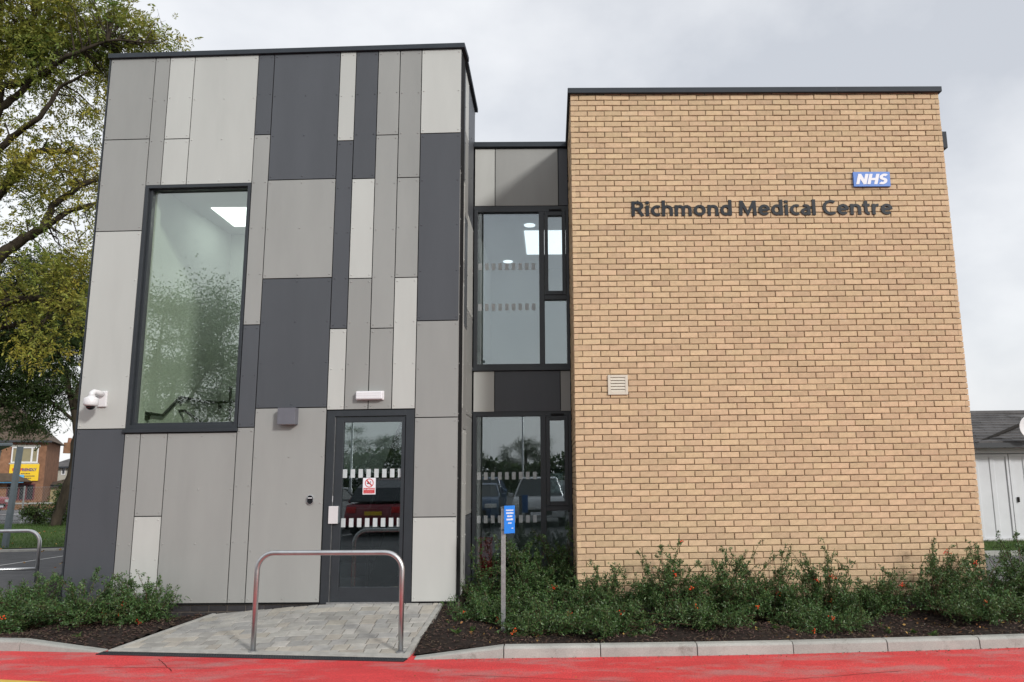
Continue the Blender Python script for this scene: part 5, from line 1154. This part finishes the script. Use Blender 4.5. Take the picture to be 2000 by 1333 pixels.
dp = onY(2014, 835, GY-.7); di = thing('satellite_dish', tuple(dp), 'white round satellite dish at the garage eaves', 'dish'); MB().lathe(dp, [(.02, .10), (.18, .07), (.27, .02), (.28, 0), (.26, .0), (.02, .075)], 24, axis=1).build('reflector', M_WPLAST, di, smooth=True); MB().tube([dp+(0, .08, 0), dp+(.05, .4, -.1)], .02, 6).build('bracket', M_GALV, di)
sheet('grass_verge', [(5.6,6.3),(8.6,6.55),(14,6.0),(14,9.1),(5.6,9.1)], GZ+.05, M_GRASS)
mb = MB(); mb.hexa([(5.6,6.15,GZ),(8.6,6.4,GZ),(8.6,6.55,GZ),(5.6,6.3,GZ),(5.6,6.15,GZ+.09),(8.6,6.4,GZ+.09),(8.6,6.55,GZ+.09),(5.6,6.3,GZ+.09)]); mb.hexa([(8.6,6.4,GZ),(14,5.85,GZ),(14,6.0,GZ),(8.6,6.55,GZ),(8.6,6.4,GZ+.09),(14,5.85,GZ+.09),(14,6.0,GZ+.09),(8.6,6.55,GZ+.09)]); struct(mb.build('verge_kerb', M_CONC))
rn = np.random.default_rng(9); k = 6000; P = np.stack([rn.uniform(7, 13, k), rn.uniform(6.6, 9.1, k), np.full(k, GZ+.05)], 1); D = rn.normal(0, .45, (k, 3)); D[:, 2] = 1; D /= np.linalg.norm(D, axis=1)[:, None]; V, F = leaf_cards(P, D, rn.uniform(.03, .09, k), np.full(k, .009), rn)
tag(np_mesh('grass_blades', V, F, 3, M_BLADE, kind='stuff'), 'short green grass on the verge before the garage', 'grass')
sheet('side_road', [(5.2,2.25),(14,2.25),(14,5.85),(8.6,6.4),(5.2,6.1)], GZ+.008, mat('pale_asphalt', (.14, .14, .14), .9, .3, noise=(2, .15), bump=.4))
a = onZ(1915, 1112, GZ+.012); b = onZ(2080, 1124, GZ+.012); mb = MB(); mb.add([(a[0]-1, a[1]+.02, GZ+.014), (b[0], b[1], GZ+.014), (b[0], b[1]+.1, GZ+.014), (a[0]-1, a[1]+.12, GZ+.014)], [(0, 1, 2, 3)]); struct(mb.build('white_line', M_WHITE))
c = onY(1985, 822, 24); tree('distant_tree', 'tree crown showing above the ridge of the garage roof', (c[0]+.5, 24, GZ), [([(c[0]+.5, 24, GZ), (c[0]+.5, 24, c[2]-1.2)], .2, .1)], [([(c[0]+.5, 24, c[2]-1.5), tuple(c)], .08, .03)], [(c[0]+.4, 24, c[2]-.5, 1.1, 1.1, .8), (c[0]+1.6, 24, c[2]-.3, 1.2, 1.2, .9)], 50, 60, .12, M_TLEAF2, 61, .35, None, True)

# ------------------------------------------------------------------ behind the viewer: car park seen in the glass
def car(loc, rz, colour, label, suv=False):
    cm = mat('car_paint_%d' % int(sum(colour)*1000), colour, .25, .6, noise=(3, .03)); root = thing('parked_car', (0, 0, 0), label, 'car', 'cars parked in rows behind the red road')
    H = 1.66 if suv else 1.46; L = 4.35; hw = .89
    prof = [(-2.15, .32), (-2.17, .62), (-2.12, .82), (-1.95, .95), (-1.2, 1.02), (1.3, .98) if suv else (1.5, .98), (2.1, .92), (2.17, .6), (2.12, .32)]
    mb = MB(); n = len(prof); lay = ((-hw, .0), (-hw*.985, .06), (hw*.985, .06), (hw, 0))
    V = []; F = []
    for yy, up in ((-hw+.05, .02), (-hw, 0), (hw, 0), (hw-.05, .02)):
        for x, z in prof: V.append((x*(.985 if abs(yy) < hw else 1), yy if z < .9 else yy*.96, z))
    for a in range(3):
        for i in range(n): F.append((a*n+i, a*n+(i+1) % n, (a+1)*n+(i+1) % n, (a+1)*n+i))
    F.append(tuple(range(n))[::-1]); F.append(tuple(range(3*n, 4*n))); mb.add(V, F); body = mb.build('body', cm, root, bevel=.05, smooth=True)
    cab = [(-1.25, 1.0), (-.55, H-.06), (-.2, H), (1.1, H-.02) if suv else (.75, H-.02), (1.75, H-.25) if suv else (1.35, H-.2), (2.0, 1.0) if suv else (1.9, .98)]
    V = [(x, s*(hw*.93-(z-1)*.36), z) for s in (-1, 1) for x, z in cab]; k = len(cab); F = [(i, (i+1) % k, k+(i+1) % k, k+i) for i in range(k)]+[tuple(range(k))[::-1], tuple(range(k, 2*k))]
    mb = MB(); mb.add(V, F); mb.build('windows', M_DGLASS, root, bevel=.03)
    rfv = [(x, s*(hw*.93-(z-1)*.36+.006), z+.012) for s in (-1, 1) for x, z in cab[1:4]]; mb = MB(); mb.add(rfv, [(0, 1, 4, 3), (1, 2, 5, 4)]); 
    for s in (-1, 1):
        y_ = lambda z: s*(hw*.93-(z-1)*.36+.004)
        for (xa, za), (xb, zb2), r_ in (((-1.25, 1.0), (-.55, H-.05), .03), ((.35, .99), (.30, H-.02), .025), ((1.9, 1.0), (1.35, H-.2), .05), ((-.55, H-.05), (1.35, H-.1), .03)): mb.tube([(xa, y_(za), za), (xb, y_(zb2), zb2)], r_, 5)
    mb.build('roof', cm, root)
    for x in (-1.35, 1.32):
        for s in (-1, 1):
            mb = MB(); mb.lathe((x, s*(hw-.1), .32), [(.20, -.11), (.31, -.10), (.325, -.06), (.325, .06), (.31, .10), (.20, .11)], 20, axis=1); wv = mb.build('wheel', M_TYRE, root)
            mb = MB(); mb.lathe((x, s*(hw-.1), .32), [(.05, -.116), (.20, -.112), (.20, .112), (.05, .116)], 16, axis=1); mb.build('rim', M_RIM, wv)
    for s in (-1, 1):
        mb = MB(); mb.box(-2.19, -1.98, s*.60-.2, s*.60+.2, .66, .80); mb.build('headlight', M_LAMPW, root, bevel=.02); mb = MB(); mb.box(2.05, 2.19, s*.68-.14, s*.68+.14, .68, .86); mb.build('tail_light', M_SIGNR, root, bevel=.02)
        mb = MB(); mb.box(-.98, -.82, s*(hw+.08)-.09, s*(hw+.08)+.09, .98, 1.12); mb.build('mirror', cm, root, bevel=.03)
    mb = MB(); mb.box(-2.20, -2.1, -.45, .45, .42, .60); mb.build('grille', M_VDARK, root, bevel=.02)
    for xx, nm, mt in ((-2.206, 'number_plate', M_SIGNW), (2.18, 'number_plate', M_SIGNY)): mb = MB(); mb.box(xx, xx+.012, -.26, .26, .40 if xx < 0 else .62, .51 if xx < 0 else .73); mb.build(nm, mt, root)
    root.location = loc; root.rotation_euler = (0, 0, rz); return root
FACE = -math.pi/2     # bonnet towards the building
for x, y, rz, c, suv, lab in ((-.75,-15.6,FACE,(.50,.50,.51),True,'silver estate car parked nose to the building opposite the link windows'), (-2.95,-15.7,FACE,(.05,.09,.17),False,'dark blue car parked between the silver and red cars'),
    (-6.9,-15.4,-FACE,(.22,.015,.03),True,'dark red hatchback parked tail to the building opposite the door'), (-9.6,-15.2,FACE,(.46,.47,.48),False,'light silver hatchback parked left of the red hatchback'), (-5.0,-15.2,FACE,(.62,.62,.62),False,'white car parked right beside the red hatchback'),
    (1.9,-15.6,FACE,(.02,.02,.022),False,'black car parked right of the silver estate'), (4.6,-15.8,FACE,(.33,.34,.36),True,'grey estate car at the right end of the row'), (-.2,-24.0,-FACE,(.20,.21,.22),False,'dark grey car in the far parking row'), (-3.4,-24.2,FACE,(.10,.16,.30),True,'blue estate car in the far parking row')):
    car((x, y, GZ), rz, c, lab, suv)
pc = onY(4, 985, 33.0); car((pc[0]-2.3, 33.0, GZ), math.pi, (.30, .012, .02), 'red car on the street seen past the shelter post')
for i, x in enumerate((-8.0, -5.5, -2.0, .6, 3.2, 6)):
    mb = MB(); mb.box(x-.05, x+.05, -17.8, -13.2, GZ+.0, GZ+.005-.0); mb.v = [(a_, b_, GZ-.001+(.004 if c_ > GZ else 0)) for a_, b_, c_ in mb.v]; struct(mb.build('bay_marking', M_WHITE))
def lamp(x, y, hgt, rz, label):
    o = thing('street_lamp', (x, y, GZ), label, 'lamp post', 'car park lamp posts'); MB().tube([(x, y, GZ-.1), (x, y, GZ+1.2), (x, y, GZ+1.25), (x, y, GZ+hgt)], [.09, .09, .055, .045], 10).build('pole', M_GALV, o, smooth=True)
    d = np.array([math.cos(rz), math.sin(rz), 0]); t = np.array([x, y, GZ+hgt]); MB().tube([t, t+d*.4+(0, 0, .08), t+d*.9+(0, 0, .1)], [.04, .09, .07], 8).build('lantern', M_SHEL, o)
for a_ in ((-4.6, -27, 7.5, 0, 'tall lamp post behind the blue estate car'), (-2.0, -34, 8, 2.6, 'tall lamp post at the back of the car park'), (.8, -29, 7.5, 3.1, 'tall lamp post behind the dark grey car'), (-12.6, -27, 8, .5, 'tall lamp post left of the red hatchback')): lamp(*a_)
def rtree(x, y, hgt, r, seed, label, m_=None, n=90, nl=150, ls=.15):
    tz = GZ+hgt; bl_ = [(x, y, GZ+hgt*.58, r, r, hgt*.36), (x+r*.4, y, GZ+hgt*.75, r*.6, r*.6, hgt*.22), (x-r*.5, y+.3, GZ+hgt*.5, r*.6, r*.6, hgt*.22)]
    lm = [([(x, y, GZ+hgt*.25), (x+dx*r, y+dy*r, GZ+hgt*zz)], .12, .03) for dx, dy, zz in ((.6, .1, .6), (-.6, .2, .55), (.1, .6, .7), (-.1, -.6, .65), (.05, 0, .85))]
    tree('car_park_tree', label, (x, y, GZ), [([(x, y, GZ-.2), (x+.1, y, GZ+hgt*.3), (x, y, GZ+hgt*.7)], .22, .08)], lm, bl_, n, nl, ls, m_ or M_TLEAF2, seed, .75, 'trees around the car park', True)
rtree(-15.5, -15.5, 8.8, 3.4, 71, 'broad tree standing left of the car park, mirrored in the stair window', M_TLEAF2, 150, 330, .10)
rtree(-3.5, -84, 6.6, 3.3, 72, 'rounded dark tree beyond the far parking row'); rtree(-25, -32, 9, 4.5, 73, 'tall tree left beyond the car park')
rtree(-30, -86, 7.5, 4.8, 74, 'wide tree behind the red hatchback beyond the lamp post'); rtree(-39, -92, 9.5, 4.5, 75, 'tall tree at the far left edge of the car park'); rtree(9, -88, 6.5, 5, 76, 'wide tree at the far right edge of the car park'); rtree(-14, -90, 6.5, 5, 77, 'wide tree at the far end of the car park')
hd = MB(); rn = np.random.default_rng(5)
P = np.stack([rn.uniform(-60, 60, 26000), rn.uniform(-64, -61, 26000), GZ+rn.uniform(0, 1, 26000)**.8*3.4], 1); P[:, 2] *= (1+.25*np.sin(P[:, 0]*.5)); D = rn.normal(0, 1, (26000, 3)); D /= np.linalg.norm(D, axis=1)[:, None]; V, F = leaf_cards(P, D, rn.uniform(.3, .7, 26000), rn.uniform(.2, .45, 26000), rn)
tag(np_mesh('hedge', V, F, 3, M_TLEAF2, kind='stuff'), 'long dark hedge closing the far side of the car park', 'hedge')
